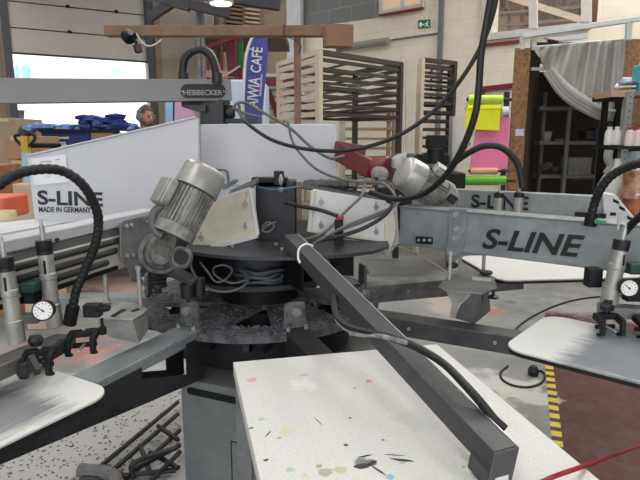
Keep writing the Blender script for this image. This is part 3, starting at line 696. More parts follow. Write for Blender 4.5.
o1 = hose('corrugated_hose', [(-60, 262, 1.02), (-35, 215, 1.05), (0, 184, 1.1), (20, 173, 1.13), (45, 169, 1.16), (65, 172, 1.19), (82, 184, 1.21), (94, 203, 1.24), (98.5, 222, 1.26), (95, 245, 1.27), (85, 270, 1.28), (76, 292, 1.28), (71, 318, 1.28)], .0113, black_rubber, 'thick black ribbed hose arching over the lettered cover at left', ribs=True)
MB().cyl(at(73, 306, 1.28), at(69.5, 324, 1.28), .016, n=14).build('fitting', black_metal, o1)
o2 = hose('corrugated_hose', [(590, 222, 1.62), (594, 205, 1.62), (600, 190, 1.60), (610, 177, 1.58), (625, 168, 1.55), (645, 163, 1.5), (670, 168, 1.45), (690, 190, 1.42)], .0135, black_rubber, 'thick black ribbed hose rising from the big lettered arm at right', ribs=True)
MB().cyl(at(590, 226, 1.60), at(592, 213, 1.60), .018, n=14).build('fitting', black_metal, o2)
MB().cyl(at(596, 221, 1.55), at(605, 223, 1.55), .008, n=10).build('green_fitting', mat('fit_green', (70, 160, 120), .4), o2)
hose('corrugated_hose', [(625, 232, 1.5), (634, 222, 1.47), (648, 210, 1.42)], .011, black_rubber, 'short piece of black hose at the right picture edge beside the upright cylinder', ribs=True)
o3 = hose('corrugated_hose', [(440, 175, 2.9), (458, 160, 2.85), (472, 151, 2.8), (485, 146, 2.77), (500, 147, 2.74), (512, 156, 2.72), (519, 168, 2.7), (522.5, 188, 2.68)], .0165, black_rubber, 'black hose arching in front of the pink sheet behind the hub')
for nm, pts, r, m_, lb in (
    ('overhead_cable', [(500, -20, 1.6), (492, 18, 1.6), (480, 48, 1.62), (462, 78, 1.64), (437, 108, 1.67), (405, 132, 1.7), (370, 146, 1.74), (335, 151, 1.78), (300, 148, 1.83), (270, 139, 1.88), (247, 123, 1.95), (240, 113, 2.05), (239, 106, 2.2)], .0065, black_rubber, 'thinner of the two overhead black cables, sagging in front of the box cover'),
    ('overhead_cable', [(494, -20, 1.5), (487, 20, 1.5), (481, 55, 1.5), (479, 85, 1.5), (475, 115, 1.5), (463, 147, 1.53), (446, 175, 1.6), (425, 193, 1.68), (403, 199, 1.78), (385, 197, 1.86), (370, 192, 1.9)], .0095, black_rubber, 'thick black cable dropping from above and curling behind the big lettered arm'),
    ('air_hose', [(262, 118, 2.2), (238, 111, 2.2), (236, 104, 2.2), (246, 103, 2.2), (262, 112, 2.15), (290, 128, 2.1), (310, 146, 2.08), (330, 158, 2.05), (344, 156, 2.1)], .006, grey_hose, 'grey hose curving across the top of the wide box cover'),
    ('air_hose', [(288, 122, 2.1), (292, 140, 2.1), (300, 153, 2.08), (318, 170, 2.05), (345, 180, 2.0), (380, 183, 1.95), (391, 190, 1.9), (395, 200, 1.86), (385, 212, 1.84), (362, 222, 1.82), (335, 232, 1.8), (312, 244, 1.8)], .005, grey_hose, 'grey hose hanging over the right edge of the box cover and looping onto the hub'),
    ('air_hose', [(365, 182, 2.0), (362, 195, 1.9), (345, 212, 1.86), (325, 232, 1.83), (304, 240, 1.82), (290, 244, 1.82)], .005, grey_hose, 'straight grey hose slanting in front of the white mounting box'),
    ('air_hose', [(400, 196, 1.9), (396, 205, 1.84), (378, 213, 1.8), (350, 224, 1.78), (325, 237, 1.78), (312, 246, 1.78), (318, 254, 1.78), (330, 262, 1.77)], .005, grey_hose, 'lowest grey hose running down to the loose beam'),
    ('power_cable', [(392, 186, 1.92), (394, 200, 1.86), (386, 214, 1.8), (366, 227, 1.78), (340, 236, 1.78), (308, 242, 1.79)], .007, black_rubber, 'black power cable among the grey hoses in front of the white mounting box'),
    ('power_cable', [(285, 202, 1.9), (300, 206, 1.88), (320, 210, 1.85), (338, 216, 1.83)], .007, black_rubber, 'short black cable from the junction box to the red fitting'),
    ('power_cable', [(335, 296, 1.34), (335, 312, 1.23), (345, 325, 1.15), (366, 332, 1.09), (392, 338, 1.05), (418, 348, 1.01), (444, 364, .96), (466, 386, .90), (482, 404, .87), (494, 419, .85), (505, 429, .84)], .008, black_rubber, 'black cable wrapped over the loose beam and running along it onto the table'),
    ('air_hose', [(336, 298, 1.33), (336, 318, 1.2), (352, 332, 1.12), (380, 336, 1.06), (408, 343, 1.02)], .005, mat('dusty_hose', (150, 150, 150), .7, c2=(90, 90, 92), scale=60, amt=1), 'dusty grey hose taped beside the black cable on the loose beam'),
    ('teal_tube', [(256, 185, 1.9), (262, 188, 1.86), (275, 189.5, 1.85), (290, 188, 1.86), (300, 187, 1.9)], .003, mat('teal_tube', (52, 104, 118), .4), 'thin teal air tube around the top of the black junction box'),
    ('wire', [(337, 98 + 140, 1.9), (400, 247, 2.0), (425, 258, 1.98), (450, 274, 1.95)], .002, mat('wire_beige', (170, 165, 140), .5), 'thin beige wire running to the screen holder below the big arm'),
    ('air_hose', [(188, 255, 1.6), (193, 272, 1.62), (203, 285, 1.64), (216, 291, 1.66), (232, 291, 1.68), (246, 284, 1.7), (247, 276, 1.74), (240, 270, 1.78)], .004, grey_hose, 'thin grey hose drooping from the left motor into the hub'),
    ):
    hose(nm, pts, r, m_, lb, 'cable' if 'cable' in nm or nm == 'wire' else 'hose')
# coils in the hub
coil_c = at(260, 270, 1.84)
m = MB()
for k, (rr, dz, a0) in enumerate(((.075, .0, 0), (.068, .012, .5), (.078, .022, 1.0), (.062, .030, 2.0), (.072, .038, 2.4))):
    pts = [V((coil_c.x + .012 * math.sin(k * 2) + rr * 1.0 * math.cos(t), coil_c.y + rr * .75 * math.sin(t), .968 + dz + .004 * math.sin(3 * t + k))) for t in [2 * math.pi * j / 24 for j in range(25)]]
    m.tube(pts, .0055, 8, smooth=False)
tag(m.build('hose_coil', mat('coil_grey', (88, 92, 97), .5, c2=(66, 70, 74))), 'coiled grey hose stored on the hub shelf under the top plate', 'hose coil')
m = MB()
m.tube([at(200, 262, 1.75), at(208, 272, 1.72), at(216, 282, 1.70), at(226, 279, 1.70), at(232, 270, 1.74), at(224, 265, 1.76), at(214, 268, 1.75), at(216, 276, 1.72), at(232, 283, 1.70), at(246, 280, 1.72)], .0035, 8)
tag(m.build('thin_wire', mat('wire_grey', (108, 108, 108), .5)), 'loose tangle of thin grey wire left of the hose coil', 'wire')
m = MB(); m.tube([at(262, 227, 1.86), at(268, 222, 1.86), at(274, 226, 1.85), at(268, 232, 1.84), at(262, 230, 1.84), at(270, 224, 1.84), at(276, 222, 1.84)], .003, 8)
tag(m.build('thin_wire', grey_hose), 'small curl of grey wire in front of the black junction box', 'wire')

# ================= red motor cluster and cloth on the hub
rc = thing('pneumatic_unit', 'dark red drive unit behind the hub, between the box cover and right motor', 'drive unit', at(370, 182, 2.25))
m = MB(); m.beam(at(338, 151, 2.3), at(376, 172, 2.25), .06, .075); m.lathe(at(372, 170, 2.25), V((.9, -.5, -.1)), [(0, .05), (.05, .055), (.055, .065), (.07, .065), (.075, .04)], 20); m.lathe(at(396, 178, 2.2), V((.9, -.3, .2)), [(0, .03), (.03, .04), (.06, .03)], 16)
m.box(at(350, 148, 2.3), (.13, .06, .04), Matrix.Rotation(.15, 3, 'Y')); m.build('red_housing', mat('red_cast', (104, 20, 26), .45, c2=(70, 14, 20), scale=14), rc, .006)
MB().lathe(at(378, 174, 2.19), V((.3, -1, 0)), [(0, .032), (.04, .03), (.045, .02)], 18).build('end_bell', cast, rc)
MB().lathe(at(399, 166, 2.25), V((.2, -.3, 1)), [(0, .05), (.02, .045), (.05, .015)], 16).build('cone_cap', cast, rc)
m = MB()
for k in range(12): m.blob(at(345 + random.uniform(0, 50), 182 + random.uniform(-5, 5), 2.1 + random.uniform(-.05, .05)), (.025, .02, .012), 6, .4)
m.build('linkage', mat('linkage', (70, 70, 72), .5, metal=.4, c2=(150, 150, 150), scale=60, amt=1), rc)
m = MB()
for k in range(9): m.blob(at(312 + 4.6 * k, 184 + (k % 2), 2.12), (.04, .035, .020), 8, .12)
tag(m.build('grey_cloth', mat('cloth_grey', (82, 82, 84), .9, c2=(64, 64, 66))), 'folded grey cloth lying beside the wide box cover on the hub', 'cloth')

# ================= work table
tz = .90
T0 = on(233, 362, tz); T1 = on(437, 344, tz)
ex = (T1 - T0).normalized(); ey = V((ex.y, -ex.x, 0)); Wt = (T1 - T0).length; Dt = .66
# left edge should pass (260,480), right edge (600,480)
eL = (on(260, 480, tz) - T0).normalized(); eR = (on(600, 480, tz) - T1).normalized(); ey = (eL + eR).normalized()
print('table', Wt, ex.dot(ey), eL, eR)
T2 = T1 + eR * Dt; T3 = T0 + eL * Dt
tb = thing('work_table', 'white paint-spattered table in the foreground under the loose beam', 'table', ((T0 + T2) / 2).xy.to_3d())
tm = mat('table_white', (212, 211, 206), .6, c2=(150, 148, 142), scale=170, amt=.45, bump=.15, bscale=200, lo=.52, hi=.72)
toff = wloc(tb)
def TS(px, py, r, c, s): p = on(px, py, tz) - toff; return ((p.x, p.y, p.z), r, c, s)
spots(tm, [TS(262, 419, .008, (120, 180, 160), .6), TS(287, 432, .016, (205, 198, 150), .5), TS(253, 380, .012, (215, 120, 110), .5), TS(305, 385, .03, (232, 230, 226), .6),
           TS(354, 388, .008, (225, 110, 80), .9), TS(369, 381, .008, (215, 130, 100), .8), TS(346, 445, .006, (40, 70, 90), .9), TS(362, 463, .014, (110, 112, 112), .9), TS(372, 462, .01, (110, 112, 112), .9),
           TS(464, 467, .006, (60, 170, 140), 1), TS(390, 478, .010, (110, 170, 200), .8), TS(402, 461, .008, (100, 150, 110), .5), TS(340, 470, .010, (180, 160, 90), .5), TS(325, 472, .011, (130, 140, 106), .6), TS(290, 470, .007, (130, 185, 170), .6), TS(305, 475, .007, (205, 195, 120), .6), TS(318, 466, .006, (90, 120, 70), .6), TS(408, 382 - 0, .006, (90, 90, 90), .5),
           TS(333, 383, .03, (200, 205, 195), .5), TS(418, 420, .05, (196, 198, 194), .6)], noise=30)
MB().prism([T0 - up * .034, T1 - up * .034, T2 - up * .034, T3 - up * .034], up * .034).build('tabletop', tm, tb, .002)
m = MB()
for p, q in ((T0, T1), (T1, T2), (T2, T3), (T3, T0)):
    c = (T0 + T1 + T2 + T3) / 4; a = p + (c - p) * .08; b_ = q + (c - q) * .08; m.beam(a - up * .052, b_ - up * .052, .025, .03)
m.build('apron', grey_metal, tb)
for p in (T0, T1, T2, T3):
    q = p + ((T0 + T1 + T2 + T3) / 4 - p) * .08; MB().beam(V((q.x, q.y, 0)), V((q.x, q.y, tz - .04)), .035, .035).build('leg', grey_metal, tb)
m = MB()
def mark(px, py, L, w, a):
    p = on(px, py, tz + .0006); d = V((math.cos(a), math.sin(a), 0)); s = V((-d.y, d.x, 0))
    m.prism([p - d * L, p - d * L * .3 - s * w, p + d * L * .5 - s * w * .7, p + d * L, p + d * L * .4 + s * w, p - d * L * .5 + s * w * .6], up * .0004)
for a in ((251, 428, .006, .0018, .3), (268, 434, .014, .0015, 1.2), (279, 438, .005, .001, .3), (266, 460, .005, .003, .4), (346, 445, .005, .003, -.4), (402, 460, .022, .003, -.2), (395, 455, .018, .001, -.1), (365, 456, .014, .002, .3), (378, 470, .02, .002, -.9), (362, 466, .016, .008, .1), (372, 463, .012, .005, .6), (318, 421, .02, .0008, -1.1), (350, 418, .004, .002, 0), (383, 440, .003, .002, 0), (304, 375, .012, .0007, .1)): mark(*a)
m.split('ink_mark', mat('mark_grey', (52, 56, 58), .6), tb)
# ============================================================ THE HALL
def quad(pts, fn, thick, n): 
    return MB().prism([fn(*p) for p in pts], n * thick)
# floor
fm_ = mat('floor_concrete', (146, 147, 145), .6, spec=.3, c2=(104, 105, 104), scale=1.6, amt=.9, bump=.08, bscale=60, lo=.35, hi=.7)
nt = fm_.node_tree; N = nt.nodes; L = nt.links; b = N['Principled BSDF']; src = b.inputs['Base Color'].links[0].from_socket
tc = N.new('ShaderNodeTexCoord')
# red painted area right of the tape
tp0 = on(549, 366, 0); tp1 = on(557, 440, 0); tdv = (tp1 - tp0).normalized(); tn = V((-tdv.y, tdv.x, 0))
if tn.x < 0: tn = -tn
dt = N.new('ShaderNodeVectorMath'); dt.operation = 'DOT_PRODUCT'; dt.inputs[1].default_value = tn; L.new(tc.outputs['Object'], dt.inputs[0])
r1 = N.new('ShaderNodeMapRange'); dd0 = tp0.dot(tn); r1.inputs[1].default_value = dd0 + .0; r1.inputs[2].default_value = dd0 + .02; L.new(dt.outputs['Value'], r1.inputs[0])
dt2 = N.new('ShaderNodeVectorMath'); dt2.operation = 'DOT_PRODUCT'; dt2.inputs[1].default_value = -tdv; L.new(tc.outputs['Object'], dt2.inputs[0])
far = on(600, 372, 0).dot(-tdv)
nzz = N.new('ShaderNodeTexNoise'); nzz.inputs['Scale'].default_value = 3; nzz.inputs['Detail'].default_value = 8; L.new(tc.outputs['Object'], nzz.inputs['Vector'])
ad = N.new('ShaderNodeMath'); ad.operation = 'MULTIPLY_ADD'; ad.inputs[1].default_value = 1.0; L.new(nzz.outputs['Fac'], ad.inputs[0]); L.new(dt2.outputs['Value'], ad.inputs[2])
r2 = N.new('ShaderNodeMapRange'); r2.inputs[1].default_value = far + 1.7; r2.inputs[2].default_value = far + 1.85; r2.inputs[3].default_value = 1; r2.inputs[4].default_value = 0; L.new(ad.outputs[0], r2.inputs[0])
mu = N.new('ShaderNodeMath'); mu.operation = 'MULTIPLY'; L.new(r1.outputs[0], mu.inputs[0]); L.new(r2.outputs[0], mu.inputs[1])
nr = N.new('ShaderNodeTexNoise'); nr.inputs['Scale'].default_value = 7; nr.inputs['Detail'].default_value = 8; nr.inputs['Roughness'].default_value = .75; L.new(tc.outputs['Object'], nr.inputs['Vector'])
rr_ = N.new('ShaderNodeMapRange'); rr_.inputs[1].default_value = .45; rr_.inputs[2].default_value = .8; L.new(nr.outputs['Fac'], rr_.inputs[0])
redc = N.new('ShaderNodeMix'); redc.data_type = 'RGBA'; redc.inputs[6].default_value = lin((74, 34, 33)); redc.inputs[7].default_value = lin((100, 72, 66)); L.new(rr_.outputs[0], redc.inputs[0])
mx = N.new('ShaderNodeMix'); mx.data_type = 'RGBA'; L.new(src, mx.inputs[6]); L.new(redc.outputs[2], mx.inputs[7]); L.new(mu.outputs[0], mx.inputs[0])
# light dusty zone at lower left and right of the tape's left side
L.new(mx.outputs[2], b.inputs['Base Color'])
def FS(px, py, r, c, s): p = on(px, py, 0); return ((p.x, p.y, 0), r, c, s)
spots(fm_, [FS(70, 440, 1.0, (176, 174, 172), .75), FS(515, 392, .22, (190, 188, 180), .85), FS(480, 385, .19, (190, 188, 180), .7),
            FS(60, 350, .35, (176, 110, 104), .6), FS(140, 282, .7, (206, 170, 156), .7), FS(490, 312, .12, (168, 112, 104), .7), FS(455, 305, .3, (188, 168, 160), .6), FS(510, 302, .05, (84, 86, 92), .7), FS(600, 305, .5, (168, 168, 160), .4)], noise=5)
o = MB().box((0, 9, -.05), (44, 44, .1)).build('floor', fm_, loc=(0, 0, 0)); struct(o)
# floor tape: black backing strip with yellow blocks
tt = thing('hazard_tape', 'yellow and black striped tape stuck to the floor along the red painted area', 'floor tape', tp0)
MB().beam(tp0 + up * .001, tp1 + tdv * .25 + up * .001, .05, .002).build('black_strip', black_rubber, tt)
m = MB(); Lt = (tp1 + tdv * .25 - tp0).length; nstr = int(Lt / .095)
for k in range(nstr): m.beam(tp0 + tdv * (.095 * k + .004) + up * .0025, tp0 + tdv * (.095 * k + .056) + up * .0025, .05, .001)
m.build('yellow_stripes', mat('tape_yellow', (214, 180, 40), .5, c2=(170, 140, 40), scale=30), tt)
# cables on the floor
def fl_cable(name, pts, r, m_, label):
    o = MB().tube([on(x, y, r) for x, y in pts], r, 8, 8).build(name, m_, loc=on(pts[0][0], pts[0][1], 0)); return tag(o, label, 'cable')
tag(MB().tube([on(510, 500, .907), on(546, 480, .907), on(584, 466, .91), on(612, 456, .7), on(640, 446, .45), on(690, 430, .1)], .004, 8, 8).build('red_cable', red_plastic, loc=on(546, 480, .9)), 'red cable running off the table corner over the dark red floor at lower right', 'cable')
fc = fl_cable('power_cable', [(512, 338), (520, 325), (545, 310), (575, 300), (610, 296), (650, 296)], .008, black_rubber, 'black cable trailing over the grey floor behind the lower right pallet')
lc = fl_cable('power_cable', [(508, 366), (501, 372), (502, 379), (512, 385), (528, 387), (541, 383), (545, 376), (541, 371), (532, 372)], .007, black_rubber, 'black cable loop lying on the pale floor beside the striped tape')
MB().lathe(on(533, 375, .0), up, [(0, .03), (.03, .035), (.06, .02)], 12).build('plug', black_rubber, lc)
# trash / lint on the floor lower left
m = MB()
for k in range(900):
    x, y = random.uniform(-20, 180), random.uniform(385, 500); p = on(x, y, .004); m.blob(p, (random.uniform(.002, .008), random.uniform(.002, .006), .002), 5, .5)
tag(m.build('dust_crumbs', mat('crumbs', (84, 83, 84), .95, c2=(110, 108, 108), scale=3, amt=1, lo=.45, hi=.65), loc=(-.9, 1.6, 0)), 'dust, lint and crumbs strewn over the floor left of the pedestal', 'debris', kind='stuff')
# black wire frame lying by the pedestal
wf = thing('steel_lattice', 'tangled black steel bar frame lying on the dusty floor left of the pedestal', 'steel frame', on(140, 450, 0))
bars = [((101, 466), (178, 402), .03, .05), ((112, 471), (178, 414), .03, .05), ((130, 476), (180, 430), .02, .04), ((133, 470), (180, 445), .08, .08), ((80, 480), (176, 470), .02, .02), ((140, 492), (180, 452), .05, .05), ((105, 466), (128, 478), .03, .03), ((150, 452), (178, 468), .06, .05), ((158, 426), (178, 440), .05, .05), ((140, 445), (150, 472), .05, .02)]
for (x0, y0_), (x1, y1_), h0, h1 in bars: MB().tube([on(x0, y0_, h0), on(x1, y1_, h1)], .011, 8, smooth=False).build('bar', black_rubber, wf)
MB().tube([on(134, 478, .05), on(131, 468, .1), on(136, 462, .12), (on(150, 456, .12)), on(176, 448, .1)], .011, 8).build('bent_bar', dark_metal, wf)
MB().tube([on(80, 470, .03), on(110, 474, .03), on(120, 490, .03)], .03, 10).build('tube_end', mat('tube_dusty', (110, 108, 108), .8, c2=(70, 70, 70), scale=20), wf)

# ---- left (door) wall
DP = at(12, 53, 10.0); DP.z = 0; dq = V((.875, .485, 0)).normalized(); dn = V((dq.y, -dq.x, 0))
def onD(px, py, o=0): return pl(px, py, DP + dn * o, dn)
wall_m = mat('hall_wall', (176, 166, 154), .8, c2=(160, 150, 138), scale=2)
zb = onD(12, 53).z; pL = onD(12, 53); pR = onD(147, 61); zT = 6.5
def wq(name, a, b_, z0, z1, m_, n, th=.2):
    a = V((a.x, a.y, 0)); b_ = V((b_.x, b_.y, 0)); o = MB().prism([a + up * z0, b_ + up * z0, b_ + up * z1, a + up * z1], -n * th).build(name, m_); return struct(o)
pl0 = pL - dq * 4; pR2 = pL + dq * ((onD(216, 80) - pL).dot(dq))
wq('wall_left', pl0, pL - dq * .0, 0, zT, wall_m, dn); wq('wall_left', pR, pR2, 0, zT, wall_m, dn); wq('wall_left', pL, pR, zb + 1.6, zT, wall_m, dn)
# sectional door
door_m = mat('door_panel', (208, 202, 194), .55, c2=(196, 190, 182), scale=1.5)
d_ = MB(); h_ = .44
seg = []
zz = zb
for k in range(4):
    mm = MB(); a = pL + up * (zz - pL.z + .004); b_ = pR + up * (zz - pR.z + .004)
    mm.prism([a, b_, b_ + up * (h_ - .022), a + up * (h_ - .022)], -dn * .05); seg.append(mm); zz += h_
dr_ = seg[0].build('door_1', door_m); struct(dr_)
seg[1].build('door_panel', door_m, dr_); seg[2].build('door_panel', door_m, dr_); seg[3].build('door_panel', door_m, dr_)
MB().prism([V((pL.x, pL.y, zb + .02)) - dn * .052, V((pR.x, pR.y, zb + .02)) - dn * .052, V((pR.x, pR.y, zb + 1.7)) - dn * .052, V((pL.x, pL.y, zb + 1.7)) - dn * .052], -dn * .02).build('gap_blocker', black_rubber, dr_)  # dark sheet added behind the panels to block daylight through their gaps
m = MB(); m.beam(V((pL.x, pL.y, zb)) , V((pR.x, pR.y, zb)), .06, .03); m.build('door_seal', dark_metal, dr_)
m = MB()
for fr_ in (.42, .78):
    for k in (1, 2): p = pL + dq * ((pR - pL).dot(dq) * fr_); m.box((p.x, p.y - .02, zb + h_ * k), (.05, .05, .05))
m.split('hinge', dark_metal, dr_)
for i_, (p, s) in enumerate(((pL, -1), (pR, 1))):
    o = MB().beam(V((p.x, p.y, 0)) + dq * s * .06 + dn * .05, V((p.x, p.y, zT)) + dq * s * .06 + dn * .05, .13, .1, up=dn).build('trim_%d' % (i_ + 1), mat('rail_dark', (74, 78, 84), .5)); struct(o)
    o = MB().beam(V((p.x, p.y, 0)) + dq * s * .22 + dn * .02, V((p.x, p.y, zT)) + dq * s * .22 + dn * .02, .12, .04, up=dn).build('trim_%d' % (i_ + 3), mat('post_wood', (150, 132, 112), .7)); struct(o)
# door curving inwards at the top
o = MB().prism([V((pL.x, pL.y, zb + 1.50)), V((pR.x, pR.y, zb + 1.50)), V((pR.x, pR.y, zb + 1.7)) + dn * 3, V((pL.x, pL.y, zb + 1.7)) + dn * 3], up * .05).build('ceiling', mat('ceil_panel', (140, 134, 138), .7, c2=(126, 120, 124))); struct(o)
# outside
o = MB().box((-8, 24, -.03), (40, 20, .1)).build('floor', mat('yard', (210, 210, 210), .9)); struct(o)
bl = thing('warehouse', 'bright white building across the yard seen through the open door', 'building', (-11, 24, 0))
MB().box((-11, 25, 3.2), (22, 2, 6.4)).build('facade', mat('facade', (245, 248, 250), .8, c2=(240, 243, 246)), bl)
for a, b_ in ((15, 18.5), (23, 29.5)): MB().prism([at(a, 66, 23.95), at(b_, 66, 23.95), at(b_, 80, 23.95), at(a, 80, 23.95)], (0, -.05, 0)).build('window', mat('blue_glass', (130, 190, 215), .2), bl)
MB().prism([at(112, 66, 23.95), at(119, 66, 23.95), at(119, 75, 23.95), at(112, 75, 23.95)], (0, -.05, 0)).build('window', mat('grey_glass', (170, 185, 205), .2), bl)
# ---- right (back) wall
RP = at(424, 24, 11); RP.z = 0; rq = V((.755, -.656, 0)).normalized(); rn_ = V((rq.y, -rq.x, 0))
if rn_.y > 0: rn_ = -rn_
def onB(px, py, o=0): return pl(px, py, RP + rn_ * o, rn_)
def brick(name, c, mortar, w=.62, h=.33, c2=None):
    m = mat(name, c, .8, c2=c2 or tuple(int(v * .93) for v in c), scale=3); nt = m.node_tree; N = nt.nodes; L = nt.links; b = N['Principled BSDF']
    src = b.inputs['Base Color'].links[0].from_socket
    tc = N.new('ShaderNodeTexCoord'); mp = N.new('ShaderNodeMapping'); mp.inputs['Rotation'].default_value = (-math.pi / 2, 0, 0)
    r0 = N.new('ShaderNodeVectorRotate'); r0.rotation_type = 'Z_AXIS'; r0.inputs['Angle'].default_value = -math.atan2(rq.y, rq.x)
    L.new(tc.outputs['Object'], r0.inputs['Vector']); L.new(r0.outputs[0], mp.inputs[0])
    bt = N.new('ShaderNodeTexBrick'); bt.inputs['Scale'].default_value = 1; bt.inputs['Brick Width'].default_value = w; bt.inputs['Row Height'].default_value = h; bt.inputs['Mortar Size'].default_value = .006; bt.inputs['Mortar Smooth'].default_value = .3
    L.new(mp.outputs[0], bt.inputs['Vector'])
    mx = N.new('ShaderNodeMix'); mx.data_type = 'RGBA'; mx.inputs[7].default_value = lin(mortar); L.new(bt.outputs['Fac'], mx.inputs[0]); L.new(src, mx.inputs[6]); L.new(mx.outputs[2], b.inputs['Base Color'])
    return m
bw = brick('white_block', (234, 224, 206), (214, 205, 188)); bg = brick('grey_block', (126, 124, 122), (166, 164, 160))
def wb(a, b_): return RP + rq * ((onB(a, 120) - RP).dot(rq)), RP + rq * ((onB(b_, 120) - RP).dot(rq))
a, b_ = wb(289, 640); b_ = b_ + rq * 2.5
# wall split: upper windows between px 488 and 590
wa, wb_ = wb(289, 488); wc, wd = wb(588, 640)
zsill = onB(488, 36).z
wq('wall_right', a, wa + (wb_ - wa), 0, zT, bw, rn_); wq('wall_right', wb_, wc, 0, zsill, bw, rn_); wq('wall_right', wc, b_, 0, zT, bw, rn_)
# grey block area (upper left) as a facing of its own
o = MB().prism([onB(x, y, .02) for x, y in ((304, -30), (380, -60), (380, 17), (304, 27))], -rn_ * .02).build('wall_upper', bg); struct(o)
o = MB().prism([onB(x, y, .06) for x, y in ((289, -60), (303, -60), (303, 400), (289, 400))][:2] + [V((onB(303, 0, .06).x, onB(303, 0, .06).y, 0)), V((onB(289, 0, .06).x, onB(289, 0, .06).y, 0))], rn_ * .1).build('trim_5', white_paint); struct(o)
# window 1 with red sill
def window(name, pts, red=True):
    """pts px corners: left,right, top,bottomL,bottomR"""
    x0, x1, yt, yb0, yb1 = pts
    f = lambda x, y, o=0.: onB(x, y, .03 + o)
    yb = lambda x: yb0 + (yb1 - yb0) * (x - x0) / (x1 - x0)
    m = MB(); xm = (x0 + x1) / 2 + 1
    for x in (x0, xm, x1): w = 1.6; m.prism([f(x - w, yt), f(x + w, yt), f(x + w, yb(x)), f(x - w, yb(x))], rn_ * .05)
    m.prism([f(x0, yb(x0) - 4), f(x1, yb(x1) - 4), f(x1, yb(x1)), f(x0, yb(x0))], rn_ * .05)
    o = m.build(name, mat('window_frame', (206, 202, 200), .5)); struct(o)
    m = MB(); m.prism([f(x0, yt, -.02), f(x1, yt, -.02), f(x1, yb(x1), -.02), f(x0, yb(x0), -.02)], rn_ * .01); m.build('pane', emis('lit_pane', (196, 172, 138), .45), o)
    MB().prism([f(x0 - 1, yb(x0)), f(x1 + 1, yb(x1)), f(x1 + 1, yb(x1) + 2), f(x0 - 1, yb(x0) + 2)], rn_ * .08).build('sill', mat('sill_red', (124, 30, 46), .5), o)
window('window_1', (382, 423, -30, 15, 7.5))
# upper right windows: a lit mezzanine room behind glass
wx0, wx1 = wb(486, 590)
wx0e, wx1e = wx0 - rq * 3, wx1 + rq * 3
o = MB().prism([V((wx0e.x, wx0e.y, zsill)) - rn_ * 1.8, V((wx1e.x, wx1e.y, zsill)) - rn_ * 1.8, V((wx1e.x, wx1e.y, zT)) - rn_ * 1.8, V((wx0e.x, wx0e.y, zT)) - rn_ * 1.8], -rn_ * .1).build('wall_back', mat('room_wall', (150, 122, 92), .8, c2=(126, 98, 70))); struct(o)
o = MB().prism([V((wx0.x, wx0.y, zsill)) - rn_ * .2, V((wx1.x, wx1.y, zsill)) - rn_ * .2, V((wx1.x, wx1.y, zsill)) - rn_ * 1.8, V((wx0.x, wx0.y, zsill)) - rn_ * 1.8], -up * .05).build('floor', wood); struct(o)
m = MB(); f = lambda x, y, o=0.: onB(x, y, .0 + o)
for x, w in ((486, 3), (534, 4), (538, 0), (587, 5)):
    if w: m.prism([f(x - w, -60), f(x + w, -60), f(x + w, 36 - (x - 488) * .12), f(x - w, 36 - (x - 488) * .12)], rn_ * .06)
m.prism([f(486, 34), f(590, 22), f(590, 29), f(486, 41)], rn_ * .06)
o = m.build('window_2', mat('window_frame', (206, 202, 200))); struct(o)
MB().prism([f(488, -60, .02), f(587, -60, .02), f(587, 24, .02), f(488, 36, .02)], rn_ * .005).build('pane', glass('clear_pane', alpha=.06), o)
sh = thing('timber_shelving', 'wooden shelving seen through the upper window above the booth', 'shelving', f(520, 36, -1))
for x in (496, 509, 522, 552, 568, 580): MB().beam(f(x, 42, -1), f(x, -40, -1), .06, .06).build('upright', wood, sh)
for y in (-5, 12, 24): MB().beam(f(490, y + 3, -1), f(586, y - 4, -1), .3, .05).build('shelf', wood, sh)
m = MB()
for k in range(16): m.box(f(494 + 5.4 * k, 6 + random.uniform(-8, 8), -1.1) + up * random.uniform(-.1, .1), (.25, .25, random.uniform(.1, .3)))
tag(m.build('stored_timber', mat('dark_wood', (130, 90, 60), .7, c2=(84, 56, 38), scale=3, amt=1)), 'small wood offcuts heaped on the shelving behind the upper window', 'wood', kind='stuff')
MB().beam(f(505, -4, -.4), f(582, 20, -.4), .08, .1).build('brace', mat('pale_beam', (220, 200, 180)), sh)
# red trims
o = MB().prism([f(484, 44), f(520, 40), f(520, 43), f(484, 47)], rn_ * .05).build('trim_6', MATS['sill_red']); struct(o)
o = MB().prism([f(480, 87), f(516, 83), f(516, 88), f(480, 92)], rn_ * .05).build('trim_7', MATS['sill_red']); struct(o)
o = MB().prism([f(480, 92), f(484, 92), f(484, 120), f(480, 120)], rn_ * .05).build('trim_8', MATS['sill_red']); struct(o)
o = MB().prism([f(319, 84 - 60), f(320, 24), f(320, 25), f(319, 25)], rn_ * .01).build('trim_9', bw); struct(o)
# exit sign
es = thing('exit_sign', 'green emergency exit sign with white running figure and arrow, high on the white block wall', 'sign', onB(424.5, 28, .02))
MB().prism([f(418.5, 20.5, .01), f(430.5, 19.5, .01), f(430.5, 27.5, .01), f(418.5, 28.5, .01)], rn_ * .02).build('panel', emis('sign_green', (14, 92, 66), .15), es)
m = MB(); g = lambda x, y: f(x, y, .032)
m.prism([g(419.5, 22.5), g(422, 22.3), g(422, 26.6), g(419.5, 26.8)], rn_ * .003)
m.prism([g(422.3, 24.0), g(424.4, 23.9), g(424.4, 24.9), g(422.3, 25.0)], rn_ * .003)
m.cyl(g(427.6, 21.7), g(427.6, 21.7) + rn_ * .003, .014, n=10)
m.prism([g(426.0, 22.7), g(428.3, 22.9), g(427.4, 24.6), g(429.3, 26.8), g(428.6, 27.1), g(426.6, 25.2), g(425.2, 26.8), g(424.6, 26.3), g(426.2, 24.4), g(426.4, 23.6), g(425.0, 24.0), g(424.9, 23.5)], rn_ * .003)
m.build('pictogram', emis('sign_white', (215, 230, 222), .1), es)
